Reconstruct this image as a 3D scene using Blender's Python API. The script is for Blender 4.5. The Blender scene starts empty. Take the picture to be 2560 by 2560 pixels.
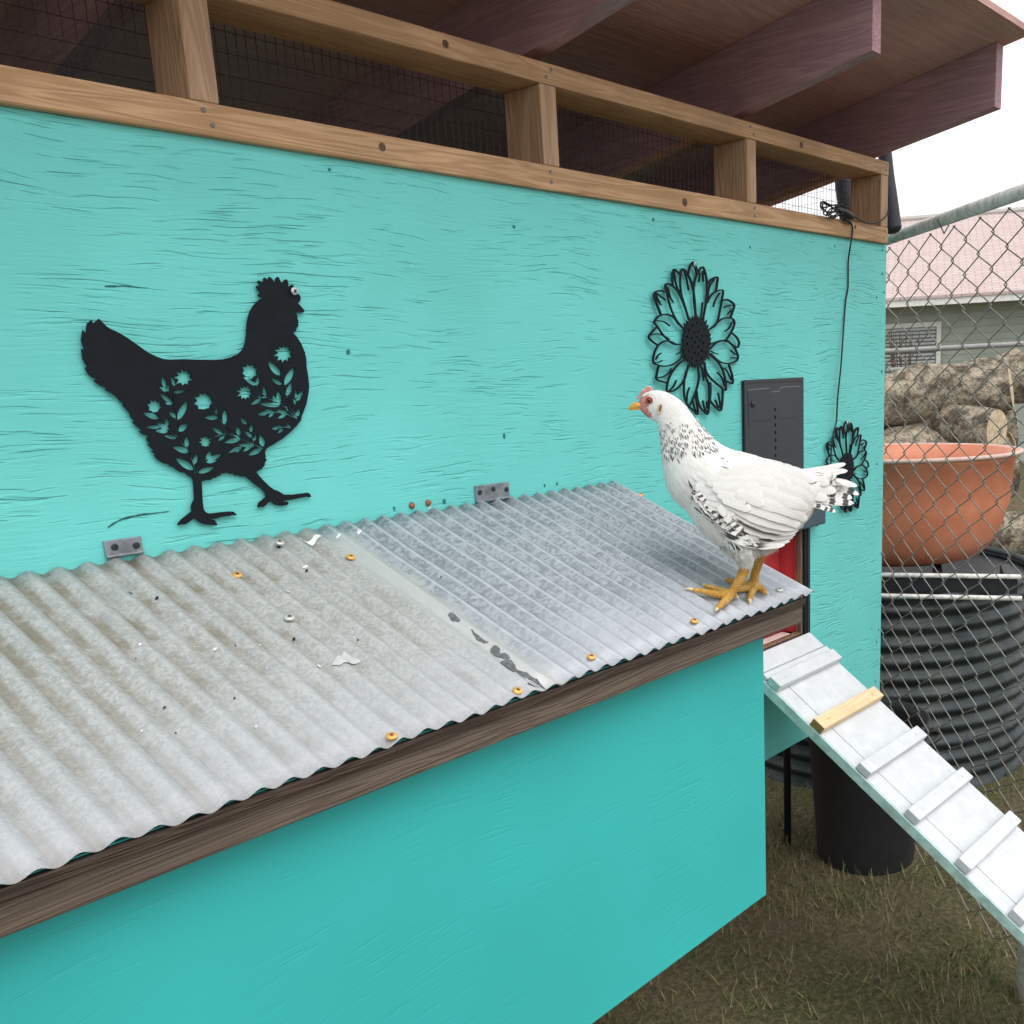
import bpy, math, random
import numpy as np
from mathutils import Vector, Matrix
from mathutils.geometry import delaunay_2d_cdt
from mathutils.bvhtree import BVHTree
random.seed(4); rng = np.random.default_rng(4)
S = bpy.context.scene
COL = S.collection

# ------------------------------------------------------------ camera
CAMZ = 1.50
F, PPX, PPY = 2471.0, 1576.0, 1502.0          # focal length and principal point, in 2560-px units
RIGHT = Vector((0.65246, -0.75674, -0.04047)); UPV = Vector((0.19143, 0.11291, 0.97499)); FWD = Vector((0.73325, 0.64389, -0.21853))
cam_d = bpy.data.cameras.new('camera'); cam = bpy.data.objects.new('camera', cam_d); COL.objects.link(cam)
m = Matrix((RIGHT, UPV, -FWD)).transposed().to_4x4(); m.translation = (0, 0, CAMZ); cam.matrix_world = m
cam_d.sensor_width = 36; cam_d.sensor_fit = 'HORIZONTAL'; cam_d.lens = 36*F/2560
cam_d.shift_x = (1280-PPX)/2560; cam_d.shift_y = (PPY-1280)/2560
cam_d.clip_start = 0.05; cam_d.clip_end = 500
S.camera = cam
S.view_settings.view_transform = 'Standard'; S.view_settings.look = 'None'
S.view_settings.exposure = 0.48; S.view_settings.gamma = 1; S.view_settings.use_curve_mapping = False
S.cycles.max_bounces = 6; S.cycles.transparent_max_bounces = 8

# ------------------------------------------------------------ sky and sun (bright overcast)
SUN_EL, SUN_AZ = math.radians(58), math.radians(192)   # compass direction the light comes from (0 = +Y, clockwise)
w = bpy.data.worlds.new("World"); S.world = w; w.use_nodes = True
wn = w.node_tree.nodes; wl = w.node_tree.links; wn.clear()
sky = wn.new('ShaderNodeTexSky'); sky.sky_type = 'NISHITA'; sky.sun_disc = False
sky.sun_elevation = SUN_EL; sky.sun_rotation = SUN_AZ; sky.air_density = 1.0; sky.dust_density = 6.0; sky.ozone_density = 1.0
hs = wn.new('ShaderNodeHueSaturation'); hs.inputs['Saturation'].default_value = 0.22; hs.inputs['Value'].default_value = 1.0
bg = wn.new('ShaderNodeBackground'); bg.inputs['Strength'].default_value = 0.15
wo = wn.new('ShaderNodeOutputWorld')
mixw = wn.new('ShaderNodeMix'); mixw.data_type = 'RGBA'; mixw.inputs[0].default_value = .82      # cloud deck over the clear sky
mixw.inputs[7].default_value = (7.0, 7.05, 7.2, 1)
wl.new(sky.outputs[0], hs.inputs['Color']); wl.new(hs.outputs[0], mixw.inputs[6]); wl.new(mixw.outputs[2], bg.inputs[0]); wl.new(bg.outputs[0], wo.inputs[0])
sd = bpy.data.lights.new('sun', 'SUN'); sd.energy = 1.0; sd.angle = math.radians(42); sd.color = (1.0, 0.97, 0.92)
sun = bpy.data.objects.new('sun', sd); COL.objects.link(sun)
sdir = Vector((math.sin(SUN_AZ)*math.cos(SUN_EL), math.cos(SUN_AZ)*math.cos(SUN_EL), math.sin(SUN_EL)))
sun.rotation_euler = sdir.to_track_quat('Z', 'Y').to_euler(); sun.location = sdir*20

# ------------------------------------------------------------ sight lines of the photograph, used to find where things stand
def ray(u, v):
    return RIGHT*((u-PPX)/F) - UPV*((v-PPY)/F) + FWD
def on_y(u, v, y=1.25):
    r = ray(u, v); P = r*(y/r.y); return Vector((P.x, P.y, P.z+CAMZ))
def on_plane(u, v, P0, n):
    r = ray(u, v); O = Vector((0, 0, CAMZ)); t = (P0-O).dot(n)/r.dot(n); return O+r*t

# ------------------------------------------------------------ object helpers
def link(name, me, mats=(), parent=None):
    o = bpy.data.objects.new(name, me); COL.objects.link(o)
    for mm in (mats if isinstance(mats, (list, tuple)) else [mats]): me.materials.append(mm)
    if parent is not None:
        o.parent = parent; o.matrix_parent_inverse = world_inv(parent)
    return o
def world_inv(p):
    mt = Matrix.Identity(4)
    q = p
    chain = []
    while q is not None: chain.append(q); q = q.parent
    for q in reversed(chain):
        loc = Matrix.LocRotScale(q.location, q.rotation_euler, q.scale)
        mt = mt @ q.matrix_parent_inverse @ loc if q.parent else loc
    return mt.inverted()
def tag(o, label=None, cat=None, group=None, kind=None):
    if label: o['label'] = label
    if cat: o['category'] = cat
    if group: o['group'] = group
    if kind: o['kind'] = kind
    return o
def empty(name, loc, label=None, cat=None, group=None):
    o = bpy.data.objects.new(name, None); COL.objects.link(o); o.location = loc; o.empty_display_size = .05
    return tag(o, label, cat, group)
def mesh(vs, fs, smooth=False, name='mesh'):
    me = bpy.data.meshes.new(name); me.from_pydata([tuple(v) for v in vs], [], [tuple(f) for f in fs]); me.update()
    if smooth: me.polygons.foreach_set('use_smooth', [True]*len(me.polygons))
    return me
def bevel(o, w=.0015, seg=2):
    b = o.modifiers.new('bevel', 'BEVEL'); b.width = w; b.segments = seg; b.limit_method = 'ANGLE'; b.angle_limit = .7
    return o
class MB:
    def __init__(s): s.v = []; s.f = []
    def add(s, vs, fs):
        n = len(s.v); s.v += [Vector(x) for x in vs]; s.f += [tuple(i+n for i in f) for f in fs]; return s
    def box(s, x0, x1, y0, y1, z0, z1):
        return s.add([(x, y, z) for x in (x0, x1) for y in (y0, y1) for z in (z0, z1)],
                     [(0, 1, 3, 2), (4, 6, 7, 5), (0, 4, 5, 1), (2, 3, 7, 6), (0, 2, 6, 4), (1, 5, 7, 3)])
    def obox(s, c, ax, ay, az, lx, ly, lz):
        c = Vector(c); ax = Vector(ax).normalized(); ay = Vector(ay).normalized(); az = Vector(az).normalized()
        return s.add([c+ax*(i*lx/2)+ay*(j*ly/2)+az*(k*lz/2) for i in (-1, 1) for j in (-1, 1) for k in (-1, 1)],
                     [(0, 1, 3, 2), (4, 6, 7, 5), (0, 4, 5, 1), (2, 3, 7, 6), (0, 2, 6, 4), (1, 5, 7, 3)])
    def tube(s, pts, r, n=8, cap=True, rz=1.0):
        pts = [Vector(p) for p in pts]; R = r if isinstance(r, (list, tuple)) else [r]*len(pts)
        base = len(s.v); prev = None
        for i, p in enumerate(pts):
            t = (pts[min(i+1, len(pts)-1)]-pts[max(i-1, 0)])
            if t.length < 1e-9: t = Vector((0, 0, 1))
            t.normalize()
            if prev is None:
                a = t.orthogonal().normalized()
            else:
                a = prev - t*prev.dot(t); a = a.normalized() if a.length > 1e-6 else t.orthogonal().normalized()
            prev = a; b = t.cross(a)
            for k in range(n):
                th = 2*math.pi*k/n; s.v.append(p+(a*math.cos(th)+b*math.sin(th))*R[i])
        for i in range(len(pts)-1):
            for k in range(n):
                s.f.append((base+i*n+k, base+i*n+(k+1) % n, base+(i+1)*n+(k+1) % n, base+(i+1)*n+k))
        if cap:
            s.f.append(tuple(base+k for k in reversed(range(n)))); e = base+(len(pts)-1)*n; s.f.append(tuple(e+k for k in range(n)))
        return s
    def disc(s, c, nrm, r, h, n=14, dome=0.0):
        c = Vector(c); nrm = Vector(nrm).normalized(); a = nrm.orthogonal().normalized(); b = nrm.cross(a); base = len(s.v)
        for (rr, hh) in ((r, 0), (r, h*.6), (r*.75, h)):
            for k in range(n):
                th = 2*math.pi*k/n; s.v.append(c+(a*math.cos(th)+b*math.sin(th))*rr+nrm*hh)
        for j in range(2):
            for k in range(n): s.f.append((base+j*n+k, base+j*n+(k+1) % n, base+(j+1)*n+(k+1) % n, base+(j+1)*n+k))
        s.f.append(tuple(base+2*n+k for k in range(n))); s.f.append(tuple(base+k for k in reversed(range(n))))
        return s
    def build(s, name, mat, parent=None, smooth=False): return link(name, mesh(s.v, s.f, smooth, name), mat, parent)
def box(name, mat, parent, x0, x1, y0, y1, z0, z1, bw=.0015):
    o = MB().box(x0, x1, y0, y1, z0, z1).build(name, mat, parent)
    if bw: bevel(o, bw)
    return o
def smoothpath(pts, n=8, closed=False):
    P = [Vector(p) for p in pts]; out = []; L = len(P); segs = L if closed else L-1
    for i in range(segs):
        if closed: p0, p1, p2, p3 = P[(i-1) % L], P[i], P[(i+1) % L], P[(i+2) % L]
        else: p0, p1, p2, p3 = P[max(i-1, 0)], P[i], P[i+1], P[min(i+2, L-1)]
        for k in range(n):
            t = k/n
            out.append(.5*((2*p1)+(p2-p0)*t+(2*p0-5*p1+4*p2-p3)*t*t+(3*p1-p0-3*p2+p3)*t**3))
    if not closed: out.append(P[-1])
    return out
def inpoly(px, py, poly):
    poly = np.asarray(poly); x0, y0 = poly[:, 0], poly[:, 1]; x1, y1 = np.roll(x0, -1), np.roll(y0, -1)
    px = np.asarray(px)[:, None]; py = np.asarray(py)[:, None]
    c = ((y0 > py) != (y1 > py)) & (px < (x1-x0)*(py-y0)/(y1-y0+1e-15)+x0)
    return c.sum(1) % 2 == 1
def flat_shape(solids, holes=(), extra=()):
    """union of solid outlines minus hole outlines -> 2D verts, triangles"""
    vs, es = [], []
    for poly in list(solids)+list(holes):
        n = len(vs); k = len(poly); vs += [Vector((p[0], p[1])) for p in poly]; es += [(n+i, n+(i+1) % k) for i in range(k)]
    vs += [Vector(e) for e in extra]
    V, _, T, _, _, _ = delaunay_2d_cdt(vs, es, [], 0, 1e-7)
    V = np.array([(v.x, v.y) for v in V]); T = np.array([t for t in T if len(t) == 3])
    c = V[T].mean(1); ins = np.zeros(len(T), bool)
    for s_ in solids:
        s2 = np.asarray([(p[0], p[1]) for p in s_]); lo, hi = s2.min(0), s2.max(0)
        q = np.where((c[:, 0] >= lo[0]) & (c[:, 0] <= hi[0]) & (c[:, 1] >= lo[1]) & (c[:, 1] <= hi[1]))[0]
        if len(q): ins[q] |= inpoly(c[q, 0], c[q, 1], s2)
    for s_ in holes:
        s2 = np.asarray([(p[0], p[1]) for p in s_]); lo, hi = s2.min(0), s2.max(0)
        q = np.where((c[:, 0] >= lo[0]) & (c[:, 0] <= hi[0]) & (c[:, 1] >= lo[1]) & (c[:, 1] <= hi[1]))[0]
        if len(q): ins[q] &= ~inpoly(c[q, 0], c[q, 1], s2)
    return V, T[ins]
def plate(V, T, front, back):
    """front, back: functions (x, y) -> 3D; makes a solid plate"""
    used = sorted(set(T.ravel().tolist())); ix = {u: i for i, u in enumerate(used)}; n = len(used)
    vs = [front(*V[u]) for u in used]+[back(*V[u]) for u in used]; fs = []; ed = {}
    for t in T.tolist():
        a, b, c = (ix[t[0]], ix[t[1]], ix[t[2]])
        fs.append((a, b, c)); fs.append((c+n, b+n, a+n))
        for e in ((a, b), (b, c), (c, a)):
            if (e[1], e[0]) in ed: ed.pop((e[1], e[0]))
            else: ed[e] = 1
    for (a, b) in ed: fs.append((b, a, a+n, b+n))
    return vs, fs
def stroke(pts, w0, w1=None, wm=None):
    """ribbon outline round a 2D polyline, width running w0 -> w1"""
    P = [Vector((p[0], p[1])) for p in pts]; L = []; R = []; n = len(P)
    w1 = w0 if w1 is None else w1
    for i, p in enumerate(P):
        t = (P[min(i+1, n-1)]-P[max(i-1, 0)]); t.normalize(); nn = Vector((-t.y, t.x)); f = i/(n-1)
        ww = (w0*(1-f)+w1*f)/2
        L.append(p+nn*ww); R.append(p-nn*ww)
    t0 = (P[0]-P[1]).normalized(); t1 = (P[-1]-P[-2]).normalized()
    return L+[P[-1]+t1*w1*.4]+R[::-1]+[P[0]+t0*w0*.4]
def almond(b, t, w, k=7):
    b = Vector(b); t = Vector(t); d = t-b; n = Vector((-d.y, d.x)).normalized(); A = []; B = []
    for i in range(k+1):
        f = i/k; ww = w/2*(math.sin(math.pi*min(1, f**.8*.96+.04)))**.8; p = b+d*f; A.append(p+n*ww); B.append(p-n*ww)
    return A+B[::-1]
def starf(c, r, k=9, inner=.55, ph=0.0, asp=1.0):
    out = []
    for i in range(2*k):
        th = ph+math.pi*i/k; rr = r*(1 if i % 2 == 0 else inner)*(1+.12*math.sin(i*2.7)); out.append((c[0]+rr*math.cos(th), c[1]+rr*asp*math.sin(th)))
    return out

# ------------------------------------------------------------ materials
class NT:
    def __init__(s, name):
        s.m = bpy.data.materials.new(name); s.m.use_nodes = True; s.t = s.m.node_tree; s.n = s.t.nodes; s.l = s.t.links
        s.b = s.n['Principled BSDF']; s.tc = None
    def new(s, typ, ins=None, **kw):
        n = s.n.new(typ)
        for k, v in kw.items(): setattr(n, k, v)
        for k, v in (ins or {}).items(): s.set(n.inputs[k], v)
        return n
    def set(s, inp, v):
        if isinstance(v, bpy.types.NodeSocket): s.l.new(v, inp)
        elif isinstance(v, (tuple, list)) and len(v) == 3 and inp.type == 'RGBA': inp.default_value = (*v, 1)
        else: inp.default_value = v
    def pos(s, scale=(1, 1, 1), loc=(0, 0, 0), rot=(0, 0, 0), uv=False):
        if s.tc is None: s.tc = s.new('ShaderNodeTexCoord')
        return s.new('ShaderNodeMapping', {'Vector': s.tc.outputs['UV' if uv else 'Object'], 'Scale': scale, 'Location': loc, 'Rotation': rot}).outputs[0]
    def noise(s, vec, scale=1, detail=3, rough=.5, dist=0): return s.new('ShaderNodeTexNoise', {'Vector': vec, 'Scale': scale, 'Detail': detail, 'Roughness': rough, 'Distortion': dist}).outputs[0]
    def math(s, op, a, b=0.0, c=None, clamp=False):
        n = s.new('ShaderNodeMath', operation=op, use_clamp=clamp); s.set(n.inputs[0], a); s.set(n.inputs[1], b)
        if c is not None: s.set(n.inputs[2], c)
        return n.outputs[0]
    def ramp(s, fac, a, b, lo=0.0, hi=1.0, smooth=True):
        n = s.new('ShaderNodeMapRange', {0: fac, 1: a, 2: b, 3: lo, 4: hi}, interpolation_type='SMOOTHSTEP' if smooth else 'LINEAR', clamp=True); return n.outputs[0]
    def mix(s, fac, a, b, blend='MIX'):
        n = s.new('ShaderNodeMix', data_type='RGBA', blend_type=blend); s.set(n.inputs[0], fac); s.set(n.inputs[6], a); s.set(n.inputs[7], b); return n.outputs[2]
    def add(s, vec, vec2):
        n = s.new('ShaderNodeVectorMath', operation='ADD'); s.set(n.inputs[0], vec); s.set(n.inputs[1], vec2); return n.outputs[0]
    def comb(s, x=0.0, y=0.0, z=0.0): return s.new('ShaderNodeCombineXYZ', {0: x, 1: y, 2: z}).outputs[0]
    def bump(s, h, dist=.001, strength=1.0, prev=None):
        n = s.new('ShaderNodeBump', {'Height': h, 'Distance': dist, 'Strength': strength})
        if prev is not None: s.set(n.inputs['Normal'], prev)
        return n.outputs[0]
    def attr(s, name): return s.new('ShaderNodeAttribute', attribute_name=name)
    def fin(s, color=None, rough=None, metal=None, normal=None, spec=None, **kw):
        for k, v in (('Base Color', color), ('Roughness', rough), ('Metallic', metal), ('Normal', normal), ('Specular IOR Level', spec)):
            if v is not None: s.set(s.b.inputs[k], v)
        for k, v in kw.items(): s.set(s.b.inputs[k], v)
        return s.m
def simple(name, col, rough=.5, metal=0.0, var=.12, scale=30, bump=.0, spec=.5):
    t = NT(name); p = t.pos(); n = t.noise(p, scale, 4, .6)
    c = t.mix(t.ramp(n, .3, .7), tuple(x*(1-var) for x in col), tuple(min(1, x*(1+var)) for x in col))
    nm = t.bump(n, bump) if bump else None
    return t.fin(c, rough, metal, nm, spec)

def paint_mat(name, base, deep, relief=1.0, tilt=0.0):
    t = NT(name)
    p = t.pos(rot=(0, tilt, 0))
    big = t.noise(p, 3.2, 2, .5)
    warp = t.noise(t.pos(scale=(.7, 1, 1.5)), 4.0, 2, .5)
    wz = t.math('MULTIPLY', t.math('SUBTRACT', warp, .5), .07)
    q = t.add(p, t.comb(0.0, 0.0, wz))
    def aniso(vec, sx, sz, detail=2, rough=.5):
        mp = t.new('ShaderNodeMapping', {'Vector': vec, 'Scale': (sx, 1, sz)}).outputs[0]; return t.noise(mp, 1, detail, rough)
    def patch(scale, loc, lo, hi, zs=1.8): return t.ramp(t.noise(t.pos(scale=(1, 1, zs), loc=loc), scale, 3, .6), lo, hi)
    g1 = aniso(q, 10, 150, 2, .5)      # long flat grain checks
    g2 = aniso(q, 22, 330, 2, .5)      # fine grain
    g3 = aniso(t.add(q, t.comb(5.0, 0.0, 3.0)), 14, 190, 1, .5)
    m1 = patch(4.2, (3.1, 0, 1.7), .44, .60); m2 = patch(5.0, (7.3, 0, 4.2), .42, .60); m3 = patch(4.0, (1.3, 0, 9.2), .40, .62, 1.2)
    crease = t.math('MULTIPLY', t.ramp(g1, .575, .68), m1)
    cr2 = t.math('MULTIPLY', t.ramp(g3, .57, .68), m2)
    fine = t.noise(t.pos(), 420, 2, .6); med = t.noise(t.pos(scale=(1, 1, 2)), 45, 3, .6)
    h = t.math('MULTIPLY', t.math('ADD', t.math('MULTIPLY', g1, .26), t.math('MULTIPLY', g2, .24)), t.math('ADD', t.math('MULTIPLY', m3, .8), .15))
    h = t.math('SUBTRACT', h, t.math('MULTIPLY', crease, .55))
    h = t.math('SUBTRACT', h, t.math('MULTIPLY', cr2, .38))
    h = t.math('ADD', h, t.math('MULTIPLY', fine, .05)); h = t.math('ADD', h, t.math('MULTIPLY', med, .12))
    nm = t.bump(h, .0024*relief, 1.0)
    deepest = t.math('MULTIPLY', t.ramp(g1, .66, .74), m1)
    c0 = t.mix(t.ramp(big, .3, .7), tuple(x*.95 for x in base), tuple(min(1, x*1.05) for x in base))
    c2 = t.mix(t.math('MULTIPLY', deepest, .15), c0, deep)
    return t.fin(c2, t.ramp(fine, .3, .7, .46, .6), 0.0, nm, .35)
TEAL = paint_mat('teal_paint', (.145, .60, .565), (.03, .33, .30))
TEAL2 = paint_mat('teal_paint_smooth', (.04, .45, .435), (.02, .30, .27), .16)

def wood_mat(name, a, b, ax='X', knots=True, rough=.65, scale=1.0, grime=None):
    t = NT(name)
    sc = {'X': (1.6, 34, 34), 'Y': (34, 1.6, 34), 'Z': (34, 34, 1.6)}[ax]; sc = tuple(x*scale for x in sc)
    p = t.pos(scale=sc); n0 = t.noise(p, 1, 3, .55, .6)
    rings = t.math('FRACT', t.math('MULTIPLY', n0, 9.0))
    rings = t.ramp(t.math('ABSOLUTE', t.math('SUBTRACT', rings, .5)), .05, .5)
    fib = t.noise(t.pos(scale=tuple(x*6 for x in sc)), 1, 3, .6)
    f = t.math('ADD', t.math('MULTIPLY', rings, .6), t.math('MULTIPLY', fib, .45), clamp=True)
    c = t.mix(f, b, a)
    c = t.mix(t.ramp(t.noise(t.pos(), 5*scale, 2, .5), .35, .7, 0, .35), c, tuple(x*.6 for x in b))
    if grime: c = t.mix(t.ramp(t.noise(t.pos(scale=(1, 1, 1)), 14, 4, .6), .45, .65, 0, .75), c, grime)
    nm = t.bump(t.math('ADD', rings, t.math('MULTIPLY', fib, 1.2)), .0006)
    return t.fin(c, rough, 0.0, nm, .3)
CEDAR = wood_mat('new_framing_lumber', (.64, .41, .235), (.40, .225, .11), 'X')
CEDAR_Z = wood_mat('new_framing_lumber_upright', (.58, .38, .24), (.36, .22, .13), 'Z')
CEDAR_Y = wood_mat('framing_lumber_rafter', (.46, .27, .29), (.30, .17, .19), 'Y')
TRIMW = wood_mat('red_brown_trim', (.62, .36, .25), (.40, .21, .14), 'Y')
FASCIA = wood_mat('weathered_brown_board', (.155, .118, .092), (.095, .070, .053), 'X', scale=1.3)
FASCIA_D = wood_mat('weathered_dark_strip', (.085, .056, .040), (.03, .02, .015), 'X', scale=1.5)
PINE = wood_mat('bare_pine', (.80, .64, .41), (.70, .50, .28), 'X', scale=.8)
PINE_END = simple('pine_end_grain', (.28, .17, .06), .7, 0, .35, 220)
PLYEDGE = wood_mat('plywood_edge', (.36, .22, .14), (.10, .055, .04), 'Z', scale=1.6)
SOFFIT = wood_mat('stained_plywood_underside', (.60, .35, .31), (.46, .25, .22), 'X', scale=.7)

def white_board():
    t = NT('white_painted_board'); p = t.pos(); n = t.noise(p, 26, 5, .65); st = t.noise(t.pos(scale=(60, 8, 8)), 1, 3, .6)
    c = t.mix(t.ramp(n, .35, .7), (.56, .58, .60), (.63, .65, .67))
    c = t.mix(t.math('MULTIPLY', t.ramp(t.noise(t.pos(scale=(1, 3, 3)), 14, 5, .7), .60, .74), .35), c, (.45, .41, .35))
    c = t.mix(t.ramp(t.noise(p, 130, 2, .5), .73, .78, 0, .6), c, (.25, .17, .12))
    return t.fin(c, .5, 0.0, t.bump(t.math('ADD', n, st), .0009), .4)
WHITE = white_board()
MINT = simple('pale_mint_paint', (.42, .60, .57), .55, 0, .2, 30, .0004)

def galv(name, base_a, base_b, lap=False, dirty=0.0):
    t = NT(name)
    uv = t.pos(uv=True)
    vo = t.new('ShaderNodeTexVoronoi', {'Vector': t.add(uv, t.comb(t.math('MULTIPLY', t.noise(uv, 150, 2), .004), t.math('MULTIPLY', t.noise(uv, 120, 2), .004), 0)), 'Scale': 230.0 if not dirty else 330.0}, feature='F1')
    sp = t.new('ShaderNodeSeparateColor', {0: vo.outputs['Color']}).outputs[0]
    vo2 = t.new('ShaderNodeTexVoronoi', {'Vector': uv, 'Scale': 95.0 if not dirty else 160.0}, feature='F1')
    sp2 = t.new('ShaderNodeSeparateColor', {0: vo2.outputs['Color']}).outputs[1]
    fn = t.noise(uv, 600, 3, .7)
    f = t.math('ADD', t.math('MULTIPLY', sp, .5), t.math('ADD', t.math('MULTIPLY', sp2, .2), t.math('MULTIPLY', fn, .45)))
    cl = t.noise(uv, 9, 4, .6)
    f = t.math('ADD', f, t.math('MULTIPLY', t.math('SUBTRACT', cl, .5), .45))
    c = t.mix(t.ramp(f, .25, .95), base_a, base_b)
    sx = t.new('ShaderNodeSeparateXYZ', {0: uv}); u = sx.outputs[0]; v = sx.outputs[1]
    ht = t.attr('crest').outputs['Fac']
    # paler crests, and a paler tone towards the lower edge
    c = t.mix(t.math('MULTIPLY', t.ramp(ht, .86, .99), .75 if not dirty else .12), c, (.56, .59, .62))
    c = t.mix(t.math('MULTIPLY', t.ramp(t.math('ADD', v, t.math('MULTIPLY', cl, .16)), .30, .55), .7), c, (.49, .51, .55))
    if lap:
        e = t.math('ADD', u, t.math('MULTIPLY', t.noise(uv, 22, 4, .6), .03))
        k = t.ramp(e, .745+.045, .745+.055+.012, 1, 0)
        k = t.math('MULTIPLY', k, t.ramp(t.math('ADD', v, t.math('MULTIPLY', cl, .1)), .03, .12))
        c = t.mix(t.math('MULTIPLY', k, .85), c, (.53, .54, .53))
    if dirty:
        dn = t.noise(uv, 17, 5, .7)
        gr = t.ramp(u, .75, .05)                           # the older end of the sheet
        dm = t.math('MULTIPLY', t.ramp(ht, .55, .1), t.ramp(t.math('ADD', t.math('MULTIPLY', dn, 1.0), t.math('MULTIPLY', gr, .25)), .45, .75))
        dm = t.math('MULTIPLY', dm, t.ramp(v, .40, .10, .35, 1.0))
        c = t.mix(t.math('MULTIPLY', dm, .85), c, (.20, .17, .115))
        d2 = t.ramp(t.noise(uv, 75, 4, .7), .60, .72)
        c = t.mix(t.math('MULTIPLY', t.math('MULTIPLY', d2, dn), t.math('MULTIPLY', gr, .9)), c, (.13, .11, .075))
    nm = t.bump(t.math('ADD', t.math('MULTIPLY', sp, .25), fn), .0007 if not dirty else .001)
    return t.fin(c, t.ramp(sp, 0, 1, .42, .62) if not dirty else .62, .35 if not dirty else .12, nm, .4)
GALV_R = galv('spangled_galvanized_steel', (.235, .26, .29), (.43, .46, .50), lap=True)
GALV_L = galv('weathered_galvanized_steel', (.33, .34, .33), (.485, .49, .48), dirty=1.0)
ZINC = simple('zinc_plate', (.30, .33, .37), .38, .7, .3, 40)
GOLD = simple('yellow_zinc_screw', (.80, .42, .12), .4, .35, .2, 200)
SILVERSCREW = simple('silver_screw', (.60, .60, .58), .4, .5, .2, 200)
RUSTY = simple('rusty_screw', (.30, .12, .06), .7, .2, .3, 300)
DARKSCREW = simple('dark_screw', (.03, .033, .04), .5, .4, .2, 200)
BLACKMETAL = simple('black_powder_coat', (.005, .0075, .012), .6, 0, .15, 60, 0, .2)
BLACKCORD = simple('black_rubber_cord', (.006, .010, .011), .5, 0, .1, 60)
BLACKFOAM = simple('black_sleeve', (.022, .026, .036), .6, 0, .3, 120, .0006)
FRAMEBLACK = simple('black_door_frame', (.010, .012, .017), .4, 0, .15, 60)
CHARCOAL = simple('charcoal_plastic', (.030, .036, .043), .5, 0, .06, 14)
CHARLINE = simple('charcoal_groove', (.007, .008, .009), .5, 0, .05, 14)
SLATE = simple('slate_blue_plastic', (.055, .085, .12), .4, 0, .08, 14)
RED = simple('barn_red_paint', (.74, .07, .08), .5, 0, .12, 8)
REDDARK = simple('dark_red_litter', (.25, .012, .016), .8, 0, .6, 160, .003)
WHITEDROP = simple('white_dropping', (.78, .78, .76), .8, 0, .06, 200)
PALEPATCH = simple('pale_dried_patch', (.50, .505, .50), .8, 0, .1, 100)
HOLE = simple('dark_hole', (.012, .012, .012), .9)
WORN = simple('bare_dark_coating', (.115, .125, .135), .6, 0, .35, 160)
CRACKM = simple('open_crack', (.012, .10, .095), .8)
DEEPTEAL = simple('paint_filled_screw_dimple', (.01, .16, .14), .6)
WIRE = simple('fine_brown_wire', (.045, .022, .020), .6, .3)
GALVWIRE = simple('chain_link_wire', (.28, .25, .22), .5, .6, .25, 60)
PIPE = simple('galvanized_pipe', (.62, .62, .59), .6, .0, .25, 45)

# ============================================================ GROUND
def ground_mat():
    t = NT('dry_grass_ground'); p = t.pos(); a = t.noise(p, 2.5, 5, .6); b = t.noise(p, 60, 4, .7)
    c = t.mix(t.ramp(a, .35, .65), (.12, .095, .06), (.075, .085, .035)); c = t.mix(t.ramp(b, .4, .7), c, (.19, .155, .095))
    return t.fin(c, .95, 0.0, t.bump(b, .02), .1)
g = link('ground', mesh([(-60, -60, 0), (90, -60, 0), (90, 120, 0), (-60, 120, 0)], [(0, 1, 2, 3)]), ground_mat()); g['kind'] = 'structure'
def grass():
    n = 60000; vs = np.zeros((n, 3, 3)); cxy = rng.uniform((-.5, -.8), (6.5, 4.0), (1500, 2)); ci = rng.integers(0, 1500, n); x = cxy[ci, 0]+rng.normal(0, .07, n); y = cxy[ci, 1]+rng.normal(0, .07, n)
    h = rng.uniform(.015, .06, n); a = rng.uniform(0, 6.28, n); wd = rng.uniform(.0012, .003, n); le = rng.uniform(-.03, .03, (n, 2))
    vs[:, 0] = np.stack([x-np.cos(a)*wd, y-np.sin(a)*wd, np.zeros(n)], 1); vs[:, 1] = np.stack([x+np.cos(a)*wd, y+np.sin(a)*wd, np.zeros(n)], 1)
    vs[:, 2] = np.stack([x+le[:, 0], y+le[:, 1], h], 1)
    me = mesh(vs.reshape(-1, 3), np.arange(3*n).reshape(-1, 3)); t = NT('grass_blade')
    c = t.mix(t.ramp(t.noise(t.pos(), 30, 2), .35, .65), (.10, .13, .035), (.26, .21, .11)); t.fin(c, .8)
    o = link('grass', me, t.m); tag(o, 'short patchy dry grass under and around the raised coop', 'grass', kind='stuff')
grass()

# ============================================================ COOP
WY = 1.25                                           # front face of the plywood wall
Z = lambda zc: zc+CAMZ
coop = empty('chicken_coop', (1.1, 1.8, 0), 'large turquoise painted plywood chicken coop with timber framed wire openings on top', 'chicken coop')
WX0, WX1, WZ0, WZ1 = -.36, 2.487, Z(-.914), Z(.3125)
OX0, OX1, OZ0, OZ1 = 1.842, 2.0647, Z(-.6355), Z(-.335)   # pop door opening
sol = [[(WX0, WZ0), (WX1, WZ0), (WX1, WZ1), (WX0, WZ1)]]; hol = [[(OX0, OZ0), (OX1, OZ0), (OX1, OZ1), (OX0, OZ1)]]
V, T = flat_shape(sol, hol); vs, fs = plate(V, T, lambda x, z: (x, WY, z), lambda x, z: (x, WY+.015, z))
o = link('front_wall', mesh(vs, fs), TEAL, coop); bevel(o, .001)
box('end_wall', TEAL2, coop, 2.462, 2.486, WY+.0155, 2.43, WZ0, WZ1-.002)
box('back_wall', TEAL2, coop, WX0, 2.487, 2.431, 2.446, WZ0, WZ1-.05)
box('floor', CEDAR_Y, coop, WX0, 2.46, WY+.016, 2.43, WZ0+.002, WZ0+.02)
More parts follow.
